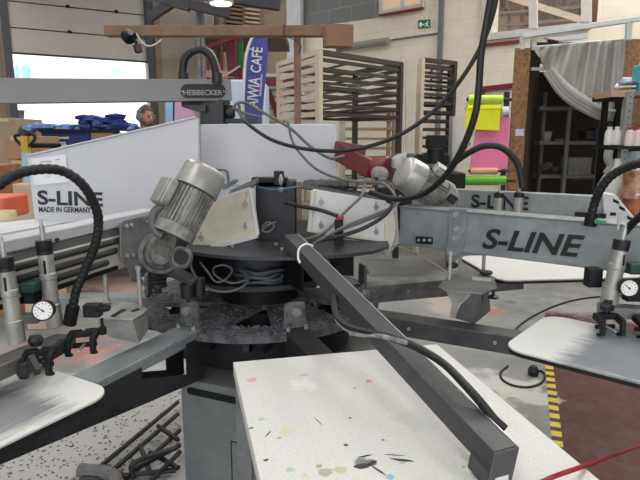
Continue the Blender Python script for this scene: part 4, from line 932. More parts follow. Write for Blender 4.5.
# fluorescent tube + conduits
lt = thing('wall_light', 'grey tubular light fitting mounted along the white block wall', 'light fitting', onB(365, 43, .06))
MB().tube([onB(340, 48, .12), onB(388, 41, .12)], .075, 14, smooth=False).build('housing', mat('tube_housing', (150, 146, 140), .4, c2=(132, 128, 124)), lt)
MB().tube([onB(338, 49, .12), onB(343, 47.6, .12)], .08, 14, smooth=False).build('end_cap', grey_metal, lt)
cd_ = MB().tube([onB(391, 40, .03), onB(415, 36.5, .03), onB(437, 33.5, .03), onB(440, 31, .03), onB(440, -20, .03)], .016, 8, smooth=False).build('conduit', grey_metal); tag(cd_, 'thin grey conduit running from the tubular light to the wall pipe', 'conduit')
wp = MB().beam(V((onB(443, 0, .04).x, onB(443, 0, .04).y, .0)), onB(443, -40, .04), .09, .06, up=rn_).build('wall_pipe', mat('pipe_grey', (112, 116, 124), .5)); tag(wp, 'vertical grey pipe on the white block wall right of the exit sign', 'pipe')
dz = MB().prism([f(397, 60, .02), f(405, 59, .02), f(405, 200, .02), f(397, 200, .02)], rn_ * .04).build('door_2', mat('door_white', (216, 212, 204), .6)); struct(dz)

# ---- mezzanine and staircase area between the walls
bz = at(190, 60, 13.2)
o = MB().prism([at(180, 150, 14.5) * 1, at(300, 150, 14.5), at(300, -60, 14.5), at(180, -60, 14.5)], (0, .2, 0)); 
for q_ in o.v[:]: pass
o = MB().box((-1.8, 14.6, 3.25), (5.4, .2, 6.5)).build('wall_back', mat('mezz_wall', (176, 160, 132), .8, c2=(150, 134, 108), scale=1)); struct(o)
gp_ = MB().box((at(200, 60, 12).x, 12, 3.3), (.9, .1, 6.6)).build('wall_back', mat('panel_greige', (132, 126, 118), .8)); struct(gp_)
def bar(name, a, b_, w, h, m_): return MB().beam(a, b_, w, h).build(name, m_)
struct(MB().box((at(245, 33, 11).x, 11.3, at(245, 33.5, 11).z - .1), (1.6, 1.6, .14)).build('floor', mat('deck', (110, 96, 84), .8)))
lv = thing('louvred_rack', 'slatted pale wooden rack standing on the mezzanine above the timber beam', 'rack', at(245, 30, 11))
for x in (225, 243.5, 262): MB().beam(at(x, 32, 11), at(x, -15, 11), .06, .06).build('upright', wood, lv)
for k in range(11): MB().beam(at(226, -12 + 4.3 * k, 11), at(243, -10 + 4.3 * k, 11), .2, .03).build('slat', wood, lv); MB().beam(at(244, -12 + 4.3 * k, 11.1), at(262, -10 + 4.3 * k, 11.1), .2, .03).build('slat', mat('slat_pale', (204, 184, 156), .7), lv)
st = thing('red_staircase', 'dark red steel staircase and landing behind the blue feather flag', 'staircase', at(235, 82, 9))
redm = mat('stair_red', (118, 26, 38), .5, c2=(90, 20, 30), scale=3)
MB().beam(at(228, 82, 9), at(290, 82, 9), .1, .12).build('landing_beam', redm, st)
MB().beam(at(205, 48, 9.2), at(238, 36, 9.2), .06, .06).build('rail', redm, st)
for x, y0_, y1_ in ((208, 52, 80), (215, 50, 78), (222, 45, 78), (236, 38, 80)): MB().beam(at(x, y1_, 9.2), at(x, y0_, 9.2), .04, .04).build('post', redm, st)
MB().prism([at(x, y, 9.3) for x, y in ((225, 40), (242, 38), (242, 78), (228, 76))], (0, .04, 0)).build('side_plate', redm, st)
MB().prism([at(x, y, 9.25) for x, y in ((236, 44), (243, 40), (243, 68), (236, 64))], (0, .04, 0)).build('green_sheet', mat('green_sheet', (26, 110, 50), .6), st)
MB().prism([at(x, y, 9.15) for x, y in ((262, 82), (267, 82), (288, 130), (280, 130))], (0, .2, 0)).build('stringer', redm, st)
for k in range(9): MB().box(at(273 + 2.2 * k, 76 + 6.2 * k, 9.3), (.85, .25, .05)).build('tread', mat('tread', (196, 200, 205), .5), st)
MB().beam(at(212, 84, 9.1), at(240, 66, 9.1), .02, .03).build('cross_bar', mat('bar_pale', (190, 186, 178)), st)
for x, y0_, y1_, sx in ((208, 70, 76, .4), (224, 70, 76, .35)): pass
MB().beam(at(205, 74, 9.1), at(228, 74, 9.1), .05, .1).build('pink_panel', mat('pinkish', (205, 150, 152), .6), st)
vb = thing('white_van', 'pale blue white side of a parked vehicle behind the upper arm', 'vehicle', at(232, 150, 8) )
MB().prism([at(x, y, 8) for x, y in ((222, 79), (262, 80), (266, 84), (267, 237), (216, 237), (216, 88))], (0, .5, 0)).build('body', mat('van_white', (198, 214, 230), .4, c2=(186, 204, 224)), vb, .03)
MB().beam(at(246, 84, 7.97), at(247, 168, 7.97), .01, .02).build('seam', grey_metal, vb)
MB().beam(at(218, 140, 7.97), at(266, 140, 7.97), .02, .06).build('bumper_strip', grey_metal, vb)
for x, c, lb in ((170, (150, 206, 234), 'light blue sheet standing at the far wall under the upper arm'), (184, (224, 176, 210), 'pink sheet standing at the far wall under the upper arm')):
    w = {170: 4.5, 184: 11}[x]; o = MB().prism([at(x - w, 97, 8.5), at(x + w, 97, 8.5), at(x + w, 175, 8.5), at(x - w, 175, 8.5)], (0, .04, 0)).build('display_sheet', mat('sheet_%d' % x, c, .6)); tag(o, lb, 'sheet')
# dark steel under roof
sb = thing('roof_steelwork', 'dark steel beams and pipes high above the roller door at upper left', 'steel beams', at(150, 20, 8))
for a_, b2, w in (((120, -14), (190, 6), .12), ((150, 17), (185, -6), .1), ((150, -5), (230, 14), .1), ((185, -10), (280, 4), .14)): MB().beam(at(*a_, 8), at(*b2, 8), w, w * 1.2).build('steel_beam', mat('steel_dark', (58, 56, 62), .6), sb)
for x in (197, 200.5): 
    o = MB().beam(V((at(x, 10, 8.3).x, 8.3, 0)), at(x, -25, 8.3), .06, .06, up=(0, 1, 0)).build('standpipe', grey_metal); tag(o, 'dark vertical pipe on the greige panel right of the roller door, %s one of two' % ('left' if x == 197 else 'right'), 'pipe')
hl_ = thing('pendant_lamp', 'round white industrial lamp hanging at the top above the timber beam', 'lamp', at(221, 3, 7))
MB().lathe(at(221, 3.5, 7), up, [(0, .15), (.02, .155), (.1, .12), (.2, .05)], 24).build('lamp_shade', alu, hl_)
MB().lathe(at(221, 4.2, 7), up, [(0, .13), (.01, .135)], 24).build('lamp_glass', emis('lamp_glow', (255, 250, 240), 2.5), hl_)
MB().cyl(at(221, 3.5, 7) + up * .18, at(221, 3.5, 7) + up * 1.5, .01, n=8).build('stem', dark_metal, hl_)

# ---- timber frame with small camera
tf = thing('timber_gantry', 'rough timber beam on a post crossing above the machine', 'timber frame', V((at(297, 40, 4.2).x, 4.2, 0)))
MB().beam(at(106, 31.5, 4.2), at(325, 31.5, 4.2), .09, .072).build('beam', wood, tf, .003)
p = at(297, 38, 4.2); MB().beam(V((p.x, 4.25, .0)), V((p.x, 4.25, at(297, 30, 4.2).z)), .052, .05, up=(0, 1, 0)).build('post', wood, tf, .003)
o = MB().box(at(338, 36.5, 4.12), (.20, .12, .15), Matrix.Rotation(.2, 3, 'Z')).build('wooden_block', mat('block_wood', (146, 112, 84), .7, c2=(128, 96, 70)), loc=at(340, 46, 4.2)); tag(o, 'thick brown wooden block at the right end of the timber beam', 'wood block')
sc_ = thing('work_lamp', 'small black clamp lamp hanging from the left end of the timber beam', 'lamp', at(129, 40, 4.1))
MB().lathe(at(126, 34, 4.1), V((.5, -.3, -.35)), [(0, .03), (.01, .05), (.05, .055), (.07, .04)], 16).build('head', black_metal, sc_)
MB().tube([at(132, 38, 4.08), at(136, 42, 4.06), at(137, 46, 4.06)], .012, 8).build('gooseneck', black_metal, sc_)
MB().lathe(at(137, 45, 4.06), V((.2, 0, -1)), [(0, .03), (.05, .028), (.055, .02)], 14).build('clip', mat('clip_dark', (70, 46, 48), .5), sc_)
MB().lathe(at(130, 32, 4.05), V((.5, -.8, -.2)), [(0, .02), (.02, .02)], 12).build('lens', alu, sc_)
o = MB().tube([at(136, 33, 4.1), at(141, 41, 4.08), at(148, 46, 4.08), at(156, 44, 4.1), at(161, 40, 4.12)], .006, 8).build('white_wire', mat('wire_white', (200, 198, 194))); tag(o, 'white wire looping below the left end of the timber beam', 'wire')
for pts, lb in (([(283, 36, 4.1), (290, 38, 4.1), (298, 42, 4.1), (301, 47, 4.1), (299, 53, 4.1)], 'thin black wire wound around the timber post top'), ([(284, 24, 4.14), (284, 37, 4.12)], 'short black wire tied over the timber beam')):
    o = MB().tube([at(*p) for p in pts], .004, 6).build('black_wire', black_rubber); tag(o, lb, 'wire')

# ---- feather flag
fg = thing('feather_flag', 'blue violet feather flag with white cafe lettering', 'flag', V((at(248, 100, 6).x, 6, 0)))
flm = mat('flag_blue', (80, 84, 160), .7, c2=(62, 66, 140), scale=2)
L_ = [(254, 36), (249, 45), (246, 58), (244.5, 75), (243.5, 95), (243, 118), (241, 150)]; R_ = [(262, 150), (262, 118), (264, 95), (266.5, 70), (268, 50), (267, 37), (260, 35)]
def fp(x, y): p = at(x, y, 6); p.y += .03 * math.sin((x - 240) * .35); return p
m = MB(); m.prism([at(x, y, 6) for x, y in L_ + R_], (0, .008, 0)); m.build('cloth', flm, fg)
MB().tube([at(x, y, 5.99) for x, y in [(262, 34.5)] + L_] + [V((at(240, 150, 6).x, 6, 0))], .015, 8).build('pole', ink_white, fg)
ax = at(258, 60, 5.99) - at(254, 110, 5.99)
text('lettering', 'AlWIA', ink_white, fg, .17, at(257.5, 108, 5.985), ax, V((-1, 0, .1)), bold=.006, depth=.001, width=(at(260, 75, 6) - at(257.5, 105, 6)).length)
text('lettering', 'CAFÉ', ink_white, fg, .155, at(260.5, 73, 5.985), ax, V((-1, 0, .1)), bold=.005, depth=.001, width=(at(262, 48, 6) - at(260, 73, 6)).length)
MB().beam(at(260.3, 96, 5.98), at(261.8, 74, 5.98), .02, .004, up=(0, 1, 0)).build('small_print', mat('flag_pale', (170, 174, 214)), fg)

# ---- drying racks
def rack(name, label, p0, pa, pb, ztop, n, mA, mB, group='tray racks along the white wall', zb_=.15, dz=None, extra=0):
    """corner p0, other corners pa and pb (xy); trays between"""
    t = thing(name, label, 'rack', V((p0.x, p0.y, 0)), group)
    p0, pa, pb = [V((p.x, p.y, 0)) for p in (p0, pa, pb)]; pc_ = pa + pb - p0
    for p, mm in ((p0, mA), (pa, mA), (pb, mB), (pc_, mB)): MB().beam(p + up * .02, p + up * ztop, .06, .05, up=(pb - p0)).build('upright', mm, t)
    for p, q, mm in ((p0, pa, mA), (p0, pb, mB), (pa, pc_, mB), (pb, pc_, mB)): MB().beam(p + up * (ztop - .02), q + up * (ztop - .02), .05, .05).build('top_rail', mm, t)
    dz = dz or (ztop - zb_) / n
    for k in range(n):
        z = ztop - dz * (k + 1); m = MB()
        m.beam(p0 + up * z, pb + up * z, .03, .034); m.beam(pa + up * z, pc_ + up * z, .03, .03); m.beam(pb + up * z, pc_ + up * z, .035, .04)
        for s_ in (.33, .66): m.beam(p0.lerp(pb, s_) + up * z, pa.lerp(pc_, s_) + up * z, .02, .02)
        tr = m.build('tray', mB, t); MB().beam(p0 + up * z, pa + up * z, .03, .05).build('tray_edge', mA, tr)
    for k in range(n, n + extra): z = ztop - dz * (k + 1); MB().beam(p0 + up * z, pa + up * z, .03, .045).build('side_slat', mA, t)
    return t
rk = mat('rack_brown', (70, 62, 56), .6, c2=(52, 46, 42), scale=4); rkl = mat('rack_pale', (208, 196, 176), .6, c2=(176, 160, 138), scale=4)
pc0 = at(319, 120, 5.6); pca = at(280, 120, 6.5); pcb = at(399, 120, 6.5)
r1_ = rack('drying_rack', 'large tray drying rack with pale side and dark brown shelves, behind the box cover', pc0, pca, pcb, at(319, 50, 5.6).z, 7, rkl, rk, dz=.088, extra=5)
m = MB()
for x, y in ((366, 66), (368, 75.5), (360, 85), (350, 90), (372, 93)): m.prism([at(x - 13, y, 6.1), at(x + 4, y - 2.4, 6.3), at(x + 16, y - .6, 6.5), at(x, y + 2, 6.2)], (0, .02, .01))
tag(m.build('stored_screens', mat('screens_teal', (140, 160, 150), .5, c2=(96, 96, 88), scale=6, amt=1)), 'pale greenish sheets stacked on the upper trays of the large rack', 'sheets', kind='stuff')
r2_ = rack('drying_rack', 'narrow dark tray rack in front of the white wall below the exit sign', at(420, 120, 6.8), at(418.5, 120, 7.3), at(452, 120, 7.1), at(420, 58, 6.8).z, 16, rkl, rk, dz=.105)
r3_ = rack('drying_rack', 'lower pale wooden slatted rack in the gap under the large rack', at(343, 140, 7.8), at(341, 140, 8.4), at(394, 140, 8.0), at(343, 112, 7.8).z + .05, 8, rkl, mat('rack_wood', (170, 148, 124), .7), dz=.14)
# dark gear behind right motor
gx = thing('pallet_stacker', 'dark machinery with cables between the racks, behind the right motor', 'machine', V((at(420, 160, 5.8).x, 5.8, 0)))
m = MB(); m.box(at(402, 163, 5.8), (.35, .3, .12)); m.box(at(432, 160, 5.8), (.3, .3, .12)); m.beam(at(395, 155, 5.7), at(425, 160, 5.7), .05, .06); m.box(at(418, 200, 5.8), (.9, .4, .6)); m.lathe(at(436, 148, 5.7), (0, 0, -1), [(0, .09), (.4, .13)], 14); m.box(at(436, 142, 5.7), (.2, .12, .14)); m.build('body', black_metal, gx, .01)
m = MB(); m.box(at(404, 156, 5.5), (.2, .06, .05)); m.box(at(428, 166, 5.5), (.3, .05, .04)); m.build('pale_parts', mat('slate_blue', (92, 104, 126), .5), gx)
MB().box(at(405, 153.5, 5.45), (.03, .02, .03)).build('white_tag', ink_white, gx)

# ---- pipes and rolls
o = MB().cyl(V((at(457, 180, 6).x, 6, 0)), at(457.5, 117, 6), .055, n=20).build('white_tube', mat('tube_white', (208, 204, 198), .5)); tag(o, 'upright white cardboard tube left of the pink sheet', 'tube')
o = MB().cyl(V((at(451, 180, 6.1).x, 6.1, 0)), at(452, 116, 6.1), .03, n=16).build('grey_tube', mat('tube_grey', (146, 142, 138), .5)); tag(o, 'thin grey tube standing beside the white cardboard tube', 'tube')
rs = thing('roll_stand', 'horizontal roll holder spindles on the booth side with coloured material rolls', 'roll holder', V((at(508, 140, 6.2).x, 6.2, 0)))
MB().beam(V((at(507, 140, 6.35).x, 6.35, 0)), at(507, 92, 6.35), .05, .05, up=(0, 1, 0)).build('post', dark_metal, rs)
def roll(x0, x1, y, r, c, lb, Y=6.2, sp=True, em=None):
    t = thing('material_roll', lb, 'roll', at(x0, y + r, Y), 'coloured material rolls on the holder')
    MB().tube([at(x0, y, Y), at(x1, y, Y)], r / F * Y, 18, smooth=False).build('roll_body', mat('roll_%d%d%d' % c, c, .45, c2=tuple(int(v * .93) for v in c)), t)
    MB().tube([at(x0 - 1.5, y, Y), at(x1 + (10 if sp else 2), y, Y)], r * .35 / F * Y, 12, smooth=False).build('core', dark_metal, t); return t
roll(468, 502, 99.5, 4.2, (196, 232, 70), 'lime green roll at the top of the holder')
yr = roll(467, 500, 108.5, 4, (236, 238, 20), 'bright yellow roll with a sheet hanging down below the lime roll')
MB().prism([at(x, y, 6.16) for x, y in ((466.5, 107), (501, 106), (499, 130.5), (464.5, 129))], (0, .01, 0)).build('hanging_sheet', MATS['roll_23623820'], yr)
MB().tube([at(501, 111, 6.2), at(508, 111, 6.2)], .05, 16, smooth=False).build('white_core', ink_white, yr)
ps = MB().prism([at(x, y, 6.24) for x, y in ((478, 114), (510, 117), (507, 169), (470, 169))], (0, .015, 0)).build('pink_sheet', mat('pink', (240, 130, 172), .55, c2=(232, 122, 164))); tag(ps, 'large fluorescent pink sheet hanging beside the chipboard panel', 'sheet')
roll(470, 497, 171, 3.4, (236, 172, 140), 'peach coloured roll under the pink sheet')
roll(462, 505, 180.5, 4.8, (100, 180, 50), 'bright green roll, lowest of the holder', 6.1)
roll(462, 466, 153, 5.5, (222, 60, 44), 'end of an orange red roll left of the pink sheet', 6.15, False)
roll(463, 468, 144, 4, (214, 212, 206), 'end of a white roll above the orange red one', 6.15, False)

# ---- chipboard booth with curtain
osb = mat('chipboard', (172, 132, 94), .8, c2=(122, 88, 58), scale=9, amt=1, bump=.2, bscale=60, lo=.38, hi=.62)
nt = osb.node_tree; 
for n_ in nt.nodes:
    if n_.type == 'TEX_NOISE' and abs(n_.inputs['Scale'].default_value - 9) < .1: n_.inputs['Scale'].default_value = 22; n_.inputs['Detail'].default_value = 9; n_.inputs['Distortion'].default_value = 1.2
bo = thing('booth', 'chipboard booth with white steel frame, open front half closed by a curtain', 'booth', V((at(580, 180, 6.6).x, 6.6, 0)))
def vpan(name, x0, x1, yt, Y, m_, th=.03, Y1=None, z0=0.):
    a = at(x0, yt, Y); b_ = at(x1, yt, Y1 or Y); zt_ = (a.z + b_.z) / 2
    return MB().prism([V((a.x, a.y, z0)), V((b_.x, b_.y, z0)), V((b_.x, b_.y, zt_)), V((a.x, a.y, zt_))], (0, th, 0)).build(name, m_, bo)
Yb = 6.6
vpan('panel', 516, 531, 48, Yb, osb, .04)
vpan('panel', 626, 665, 39, Yb - .3, osb, .04)
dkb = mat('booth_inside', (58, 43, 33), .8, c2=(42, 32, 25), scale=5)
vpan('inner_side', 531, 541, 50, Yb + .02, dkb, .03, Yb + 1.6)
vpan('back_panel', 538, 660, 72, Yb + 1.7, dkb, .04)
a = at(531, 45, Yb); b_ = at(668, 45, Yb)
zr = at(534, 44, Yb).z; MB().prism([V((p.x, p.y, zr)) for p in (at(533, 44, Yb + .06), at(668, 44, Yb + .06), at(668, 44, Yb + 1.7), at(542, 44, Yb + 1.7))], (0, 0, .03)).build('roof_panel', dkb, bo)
fw = mat('frame_white', (214, 220, 218), .4, c2=(196, 204, 204))
MB().beam(at(523, 36, Yb - .05), at(645, 18, Yb - .45), .06, .05).build('top_beam', fw, bo, .003)
MB().beam(at(534, 50, Yb - .04), at(534, 35, Yb - .04), .045, .045).build('post', fw, bo, .002)
MB().beam(at(522, 50, Yb - .0), at(522, 37, Yb - .0), .045, .045).build('post', fw, bo, .002)
MB().beam(at(628, 40, Yb - .4), at(629, 22, Yb - .4), .055, .05).build('post', fw, bo, .002)
MB().beam(at(531, 69, Yb + .1), at(545, 69, Yb + .1), .04, .035).build('cross_bar', fw, bo)
MB().tube([at(534, 47, Yb - .05), at(630, 39, Yb - .35)], .012, 8, smooth=False).build('curtain_rail', steel, bo)
MB().prism([at(x, y, Yb - .02) for x, y in ((483 + 62, 38), (586, 33), (588, 38), (560, 41))], (0, .06, 0)).build('lamp_box', fw, bo)
MB().prism([at(x, y, Yb - .0) for x, y in ((548, 40), (587, 35), (587, 38), (552, 42))], (0, .06, 0)).build('red_strip', MATS['sill_red'], bo)
MB().prism([at(x, y, Yb - .01) for x, y in ((515.5, 129), (524, 129), (524, 136), (515.5, 136))], (0, .006, 0)).build('notice', mat('notice', (212, 222, 230), .5, c2=(150, 170, 200), scale=20), bo)
# curtain: pleated, gathered to the lower right
ctop = lambda u: (534 + 92 * u, 47 - 8 * u); 
def cbot(u):
    P = [(536, 50), (545, 70), (560, 88), (580, 104), (600, 117), (618, 122)]; t = min(u, .999) * (len(P) - 1); i = int(t); f_ = t - i
    return (P[i][0] * (1 - f_) + P[i + 1][0] * f_, P[i][1] * (1 - f_) + P[i + 1][1] * f_)
nu, nv = 150, 26; m = MB(); vs = []
for i in range(nu + 1):
    u = i / nu
    for j in range(nv + 1):
        v = j / nv; x0, y0_ = ctop(u); x1, y1_ = cbot(u)
        if u > .55: x1 = x1 + (626 - 3 * u - x1) * max(0, (u - .8) / .2) ** 1 * .0
        bow = math.sin(v * math.pi) * (1 - u) * 3
        x = x0 + (x1 - x0) * v - bow; y = y0_ + (y1_ - y0_) * (v ** .9)
        Y = Yb - .08 - .25 * u + .035 * math.sin(u * 60 + 1.3 * math.sin(u * 9)) * (1 - .35 * v) + .03 * math.sin(u * 23 + v * 3) + .03 * v
        vs.append(at(x, y, Y))
for i in range(nu):
    for j in range(nv):
        a0 = i * (nv + 1) + j; m.f.append((a0, a0 + nv + 1, a0 + nv + 2, a0 + 1))
m.v = vs
ct = m.build('curtain', mat('curtain_grey', (180, 179, 172), .85, c2=(164, 163, 156), scale=4), loc=at(580, 110, Yb)); tag(ct, 'grey pleated curtain gathered up to the right across the booth opening', 'curtain')
sm = ct.modifiers.new('thick', 'SOLIDIFY'); sm.thickness = .004
m = MB()
for k in range(3):
    pts = [(545 + 3 * k, 72 - 2 * k), (562 + 2 * k, 93 - 3 * k), (582, 107 - 4 * k), (603, 118 - 4 * k), (622, 119 - 4 * k)]; m.tube([at(x, y, Yb - .16 - .02 * k - .0016 * (x - 540)) for x, y in pts], lambda t: .022 + .03 * math.sin(math.pi * min(1, t * 1.1 + .02)) ** 1, 10)
m.build('gathered_hem', MATS['curtain_grey'], ct)
# shelf unit inside booth
su = thing('metal_shelf', 'grey metal shelf unit standing inside the dark booth', 'shelf unit', V((at(570, 190, 7.7).x, 7.7, 0)))
smt = mat('shelf_grey', (128, 132, 132), .5, c2=(104, 108, 108))
for x, Y in ((541, 8.0), (566, 7.55), (598, 7.8)):
    p = at(x, 150, Y); MB().beam(V((p.x, Y, 0)), V((p.x, Y, at(x, 92 if x != 566 else 108, Y).z)), .05, .05, up=(0, 1, 0)).build('upright', smt, su)
for y, nm in ((143, 'shelf'), (177, 'shelf'), (108, 'shelf')):
    z = at(566, y, 7.55).z; a = at(541, y, 7.55); b_ = at(598, y, 7.55); MB().box(((a.x + b_.x) / 2, 7.8, z), (b_.x - a.x, .4, .045)).build(nm, smt, su)
for x, y, w, h, c, nm, lb in ((547, 136, .1, .13, (176, 170, 160), 'white_tub', 'white tub on the upper booth shelf, far left'), (562, 140, .18, .07, (150, 146, 138), 'folded_cloth', 'flat pale bundle beside the white tub on the booth shelf'), (586, 135, .12, .12, (60, 56, 58), 'dark_box', 'dark box on the upper booth shelf'), (594, 134, .1, .16, (60, 66, 100), 'blue_box', 'bluish box at the right end of the upper booth shelf'),
                           (576, 166, .34, .24, (140, 138, 134), 'grey_box', 'pale grey box on the lower booth shelf'), (550, 167, .25, .16, (104, 102, 98), 'crumpled_bag', 'dark crumpled bag at the left on the lower booth shelf'), (582, 178, .38, .05, (116, 112, 108), 'paper_stack', 'untidy paper pile at the right on the lower booth shelf')):
    m_ = mat('it_%d_%d' % (x, y), c, .6, scale=14, amt=1); q = at(x, y, 7.7)
    if nm == 'white_tub': o = MB().lathe(q - up * .07, up, [(0, .05), (.11, .06), (.115, .065), (.13, .065)], 18).build(nm, m_)
    elif nm in ('crumpled_bag', 'folded_cloth', 'paper_stack'):
        mm = MB()
        for k in range(7): mm.blob(q + V((random.uniform(-w / 2.5, w / 2.5), random.uniform(-.05, .05), random.uniform(-h / 3, h / 3))), (w * .22, .07, h * .3), 7, .35)
        o = mm.build(nm, m_, smooth=nm != 'paper_stack')
    else: o = MB().box(q, (w, .2, h), Matrix.Rotation(.1, 3, 'Z')).build(nm, m_, bevel=.008)
    tag(o, lb, nm.split('_')[1])

# ---- right storage rack
Ys = 5.9; ks = Ys / 4
sr = thing('storage_rack', 'storage rack of perforated grey angle posts and black bars at the right edge', 'rack', V((at(625, 180, Ys).x, Ys, 0)))
a = at(629, 92, Ys - .1 * ks); zt_ = a.z; MB().beam(V((a.x, a.y, 0)), a, .05 * ks, .05 * ks, up=(0, 1, 0)).build('angle_post', mat('angle_grey', (158, 166, 166), .4, metal=.2, c2=(134, 142, 142)), sr)
m = MB()
for k in range(26): m.cyl(V((a.x, a.y - .038, zt_ - .05 - .07 * k)), V((a.x, a.y - .0395, zt_ - .05 - .07 * k)), .008, n=8)
m.split('hole', dark_metal, sr)
for x, Y in ((606, Ys + .1 * ks), (619, Ys + .25 * ks)): p = at(x, 97, Y); MB().beam(V((p.x, p.y, 0)), p, .045, .06, up=(0, 1, 0)).build('black_post', black_metal, sr)
zz_ = at(606, 98, Ys).z; x0 = at(605, 98, Ys).x; MB().beam(V((x0, Ys + .05 * ks, zz_)), V((x0 + .16 * ks, Ys + .05 * ks, zz_)), .4, .05).build('top_bar', black_metal, sr)
a = at(628, 95, Ys); MB().box((a.x + .3 * ks, Ys, at(630, 95, Ys).z), (.62 * ks, .5, .045)).build('shelf', mat('angle_grey', (0, 0, 0)), sr)
for y in (147, 199.5, 219.5): a = at(606, y, Ys); MB().box((a.x + .42 * ks, Ys + .02, a.z), (.84 * ks, .5, .04)).build('shelf', dark_metal, sr)
MB().box((at(602, 153, Ys).x + .52 * ks, Ys + .18 * ks, at(602, 160, Ys).z - .36), (.9 * ks, .02, 1.3)).build('back_panel', mat('rack_back', (96, 66, 44), .8), sr)
def jerry(x, y, Y, h, c, lb, cap=(216, 214, 208)):
    p = at(x, y, Y); w = .075; t = thing('bottle', lb, 'bottle', p, 'white plastic bottles on the storage rack')
    MB().lathe(p, up, [(0, .042), (.004, .047), (h * .6, .047), (h * .78, .04), (h * .86, .022), (h * .9, .02)], 14).build('body', mat('bottle_%d%d%d' % c, c, .4), t)
    MB().cyl(p + up * h * .88, p + up * h, .026, n=12).build('cap', mat('cap_%d%d%d' % cap, cap, .4), t)
jerry(608.5, 145, Ys - .05 * ks, .19, (222, 218, 212), 'white bottle at the left end of the rack shelf'); jerry(616, 145, Ys - .08 * ks, .19, (216, 212, 206), 'white bottle just left of the perforated grey post')
jerry(629, 146, Ys - .16 * ks, .19, (224, 206, 206), 'white bottle with red cap right of the perforated grey post', (200, 40, 66)); jerry(637, 146, Ys - .16 * ks, .19, (226, 208, 206), 'white bottle with red cap at the very right edge', (200, 40, 66)); 
rc_ = (at(618.5, 192, Ys - .05 * ks), at(612, 182, Ys - .05 * ks))
m = MB(); m.lathe(at(610, 200, Ys - .1 * ks), V((.1, 0, 1)), [(0, .13), (.15, .15), (.33, .08), (.44, .03)], 14); tag(m.build('plastic_bag', mat('bag_white', (206, 206, 202), .5, c2=(170, 170, 168), scale=12), bevel=0), 'crumpled white bag standing on the lower rack shelf', 'bag')
m = MB(); m.tube([at(609, 150, Ys - .1 * ks), at(608, 158, Ys - .1 * ks), at(611, 166, Ys - .1 * ks), at(607, 174, Ys - .1 * ks)], .045, 8); tag(m.build('rag', mat('rag_grey', (150, 150, 148), .9)), 'grey rag hanging in the storage rack under the white bottles', 'rag')
o = MB().box(at(641, 160, Ys - .12 * ks), (.3, .35, .18)).build('storage_box', mat('box_bluegrey', (150, 166, 174), .5), bevel=.005); tag(o, 'blue grey box in the rack above the copper coloured tins', 'box')
for y, h, lb in ((198, .28, 'upper copper coloured paint tin on the storage rack'), (218, .24, 'lower rusty paint tin below the copper one')):
    p = at(634, y, Ys - .35 * ks); t = thing('paint_tin', lb, 'tin', p, 'paint tins at the right edge'); cm = mat('tin_copper_%d' % y, (206, 160, 134) if y == 198 else (180, 112, 78), .35, metal=.3, c2=(130, 80, 56), scale=8, amt=1)
    MB().lathe(p, up, [(0, .115), (h, .12)], 24).build('can', cm, t); MB().lathe(p + up * h, up, [(0, .125), (.016, .125), (.016, .10), (.008, .10)], 24).build('rim', ink_white, t)
# carton with magazines, turquoise canister
cbx = thing('carton', 'open brown carton holding magazines on top of the storage rack', 'box', at(622, 97, Ys))
MB().prism([at(x, y, Ys - .1 * ks) for x, y in ((611, 90.5), (636, 89.5), (636, 97), (611, 97))], (0, .35, 0)).build('carton_body', mat('carton_tan', (196, 162, 134), .8), cbx, .003)
MB().cyl(at(620, 90, Ys - .101 * ks), at(620, 90, Ys - .106 * ks), .006, n=8).build('hand_hole', black_metal, cbx)
for k, (x0, y0_, x1, c, lb) in enumerate(((614, 86, 636, (214, 212, 206), 'white magazine sticking out of the carton'), (618, 82, 640, (70, 90, 130), 'blue printed magazine lying on the carton'))):
    o = MB().prism([at(x, y, Yy) for x, y, Yy in ((x0, y0_ + 2, Ys - .1 * ks), (x1, y0_ + 1, Ys - .1 * ks), (x1 + 2, y0_ - 3, Ys + .1 * ks), (x0 + 5, y0_ - 3, Ys + .1 * ks))], (0, 0, .018)).build('magazine', mat('mag_%d' % k, c, .4, c2=(230, 230, 226), scale=9, amt=1)); tag(o, lb, 'magazine')
cn_ = thing('canister', 'turquoise canister at the right edge beside the carton', 'canister', at(643, 93, Ys - .05 * ks))
MB().box(at(645, 80, Ys - .05 * ks), (.2, .18, .3)).build('body', mat('turquoise', (70, 176, 178), .4), cn_, .02); MB().cyl(at(643, 67, Ys - .05 * ks), at(643, 62, Ys - .05 * ks), .03, n=12).build('cap', ink_white, cn_)

# ---- left background: boxes, pallet truck, blue bags
def carton(x0, x1, y0_, y1_, Y, lb, dp=.5, c=None, gr='brown cardboard boxes at the left edge', z0=None):
    a = at(x0, y0_, Y); b_ = at(x1, y1_, Y)
    z0 = b_.z if z0 is None else z0
    t = MB().prism([V((a.x, Y, a.z)), V((b_.x, Y, a.z)), V((b_.x, Y, z0)), V((a.x, Y, z0))], (0, dp, 0)).build('cardboard_box', c or cardboard, bevel=.006); tag(t, lb, 'box', gr)
    MB().box(((a.x + b_.x) / 2, Y - .002, (a.z - .02)), (.12, .004, .03)).build('tape', mat('tape_tan', (214, 196, 160), .4), t); return t
carton(4, 33, 136, 159, 4.6, 'brown carton on top of the stack behind the pallet truck handle')
carton(8, 32, 160, 196, 4.6, 'brown carton beneath the top one, behind the hose', z0=0)
carton(-20, 2, 165, 200, 4.3, 'darker brown carton cut by the left picture edge', z0=0, c=mat('cardboard_dark', (164, 116, 80), .8))
carton(-12, 18, 118, 134, 5.4, 'tan carton standing higher behind the stack', c=mat('cardboard_tan', (176, 152, 128), .8), z0=0)
carton(38, 58, 137, 152, 6.15, 'carton behind the black frame bar under the blue bag', z0=0)
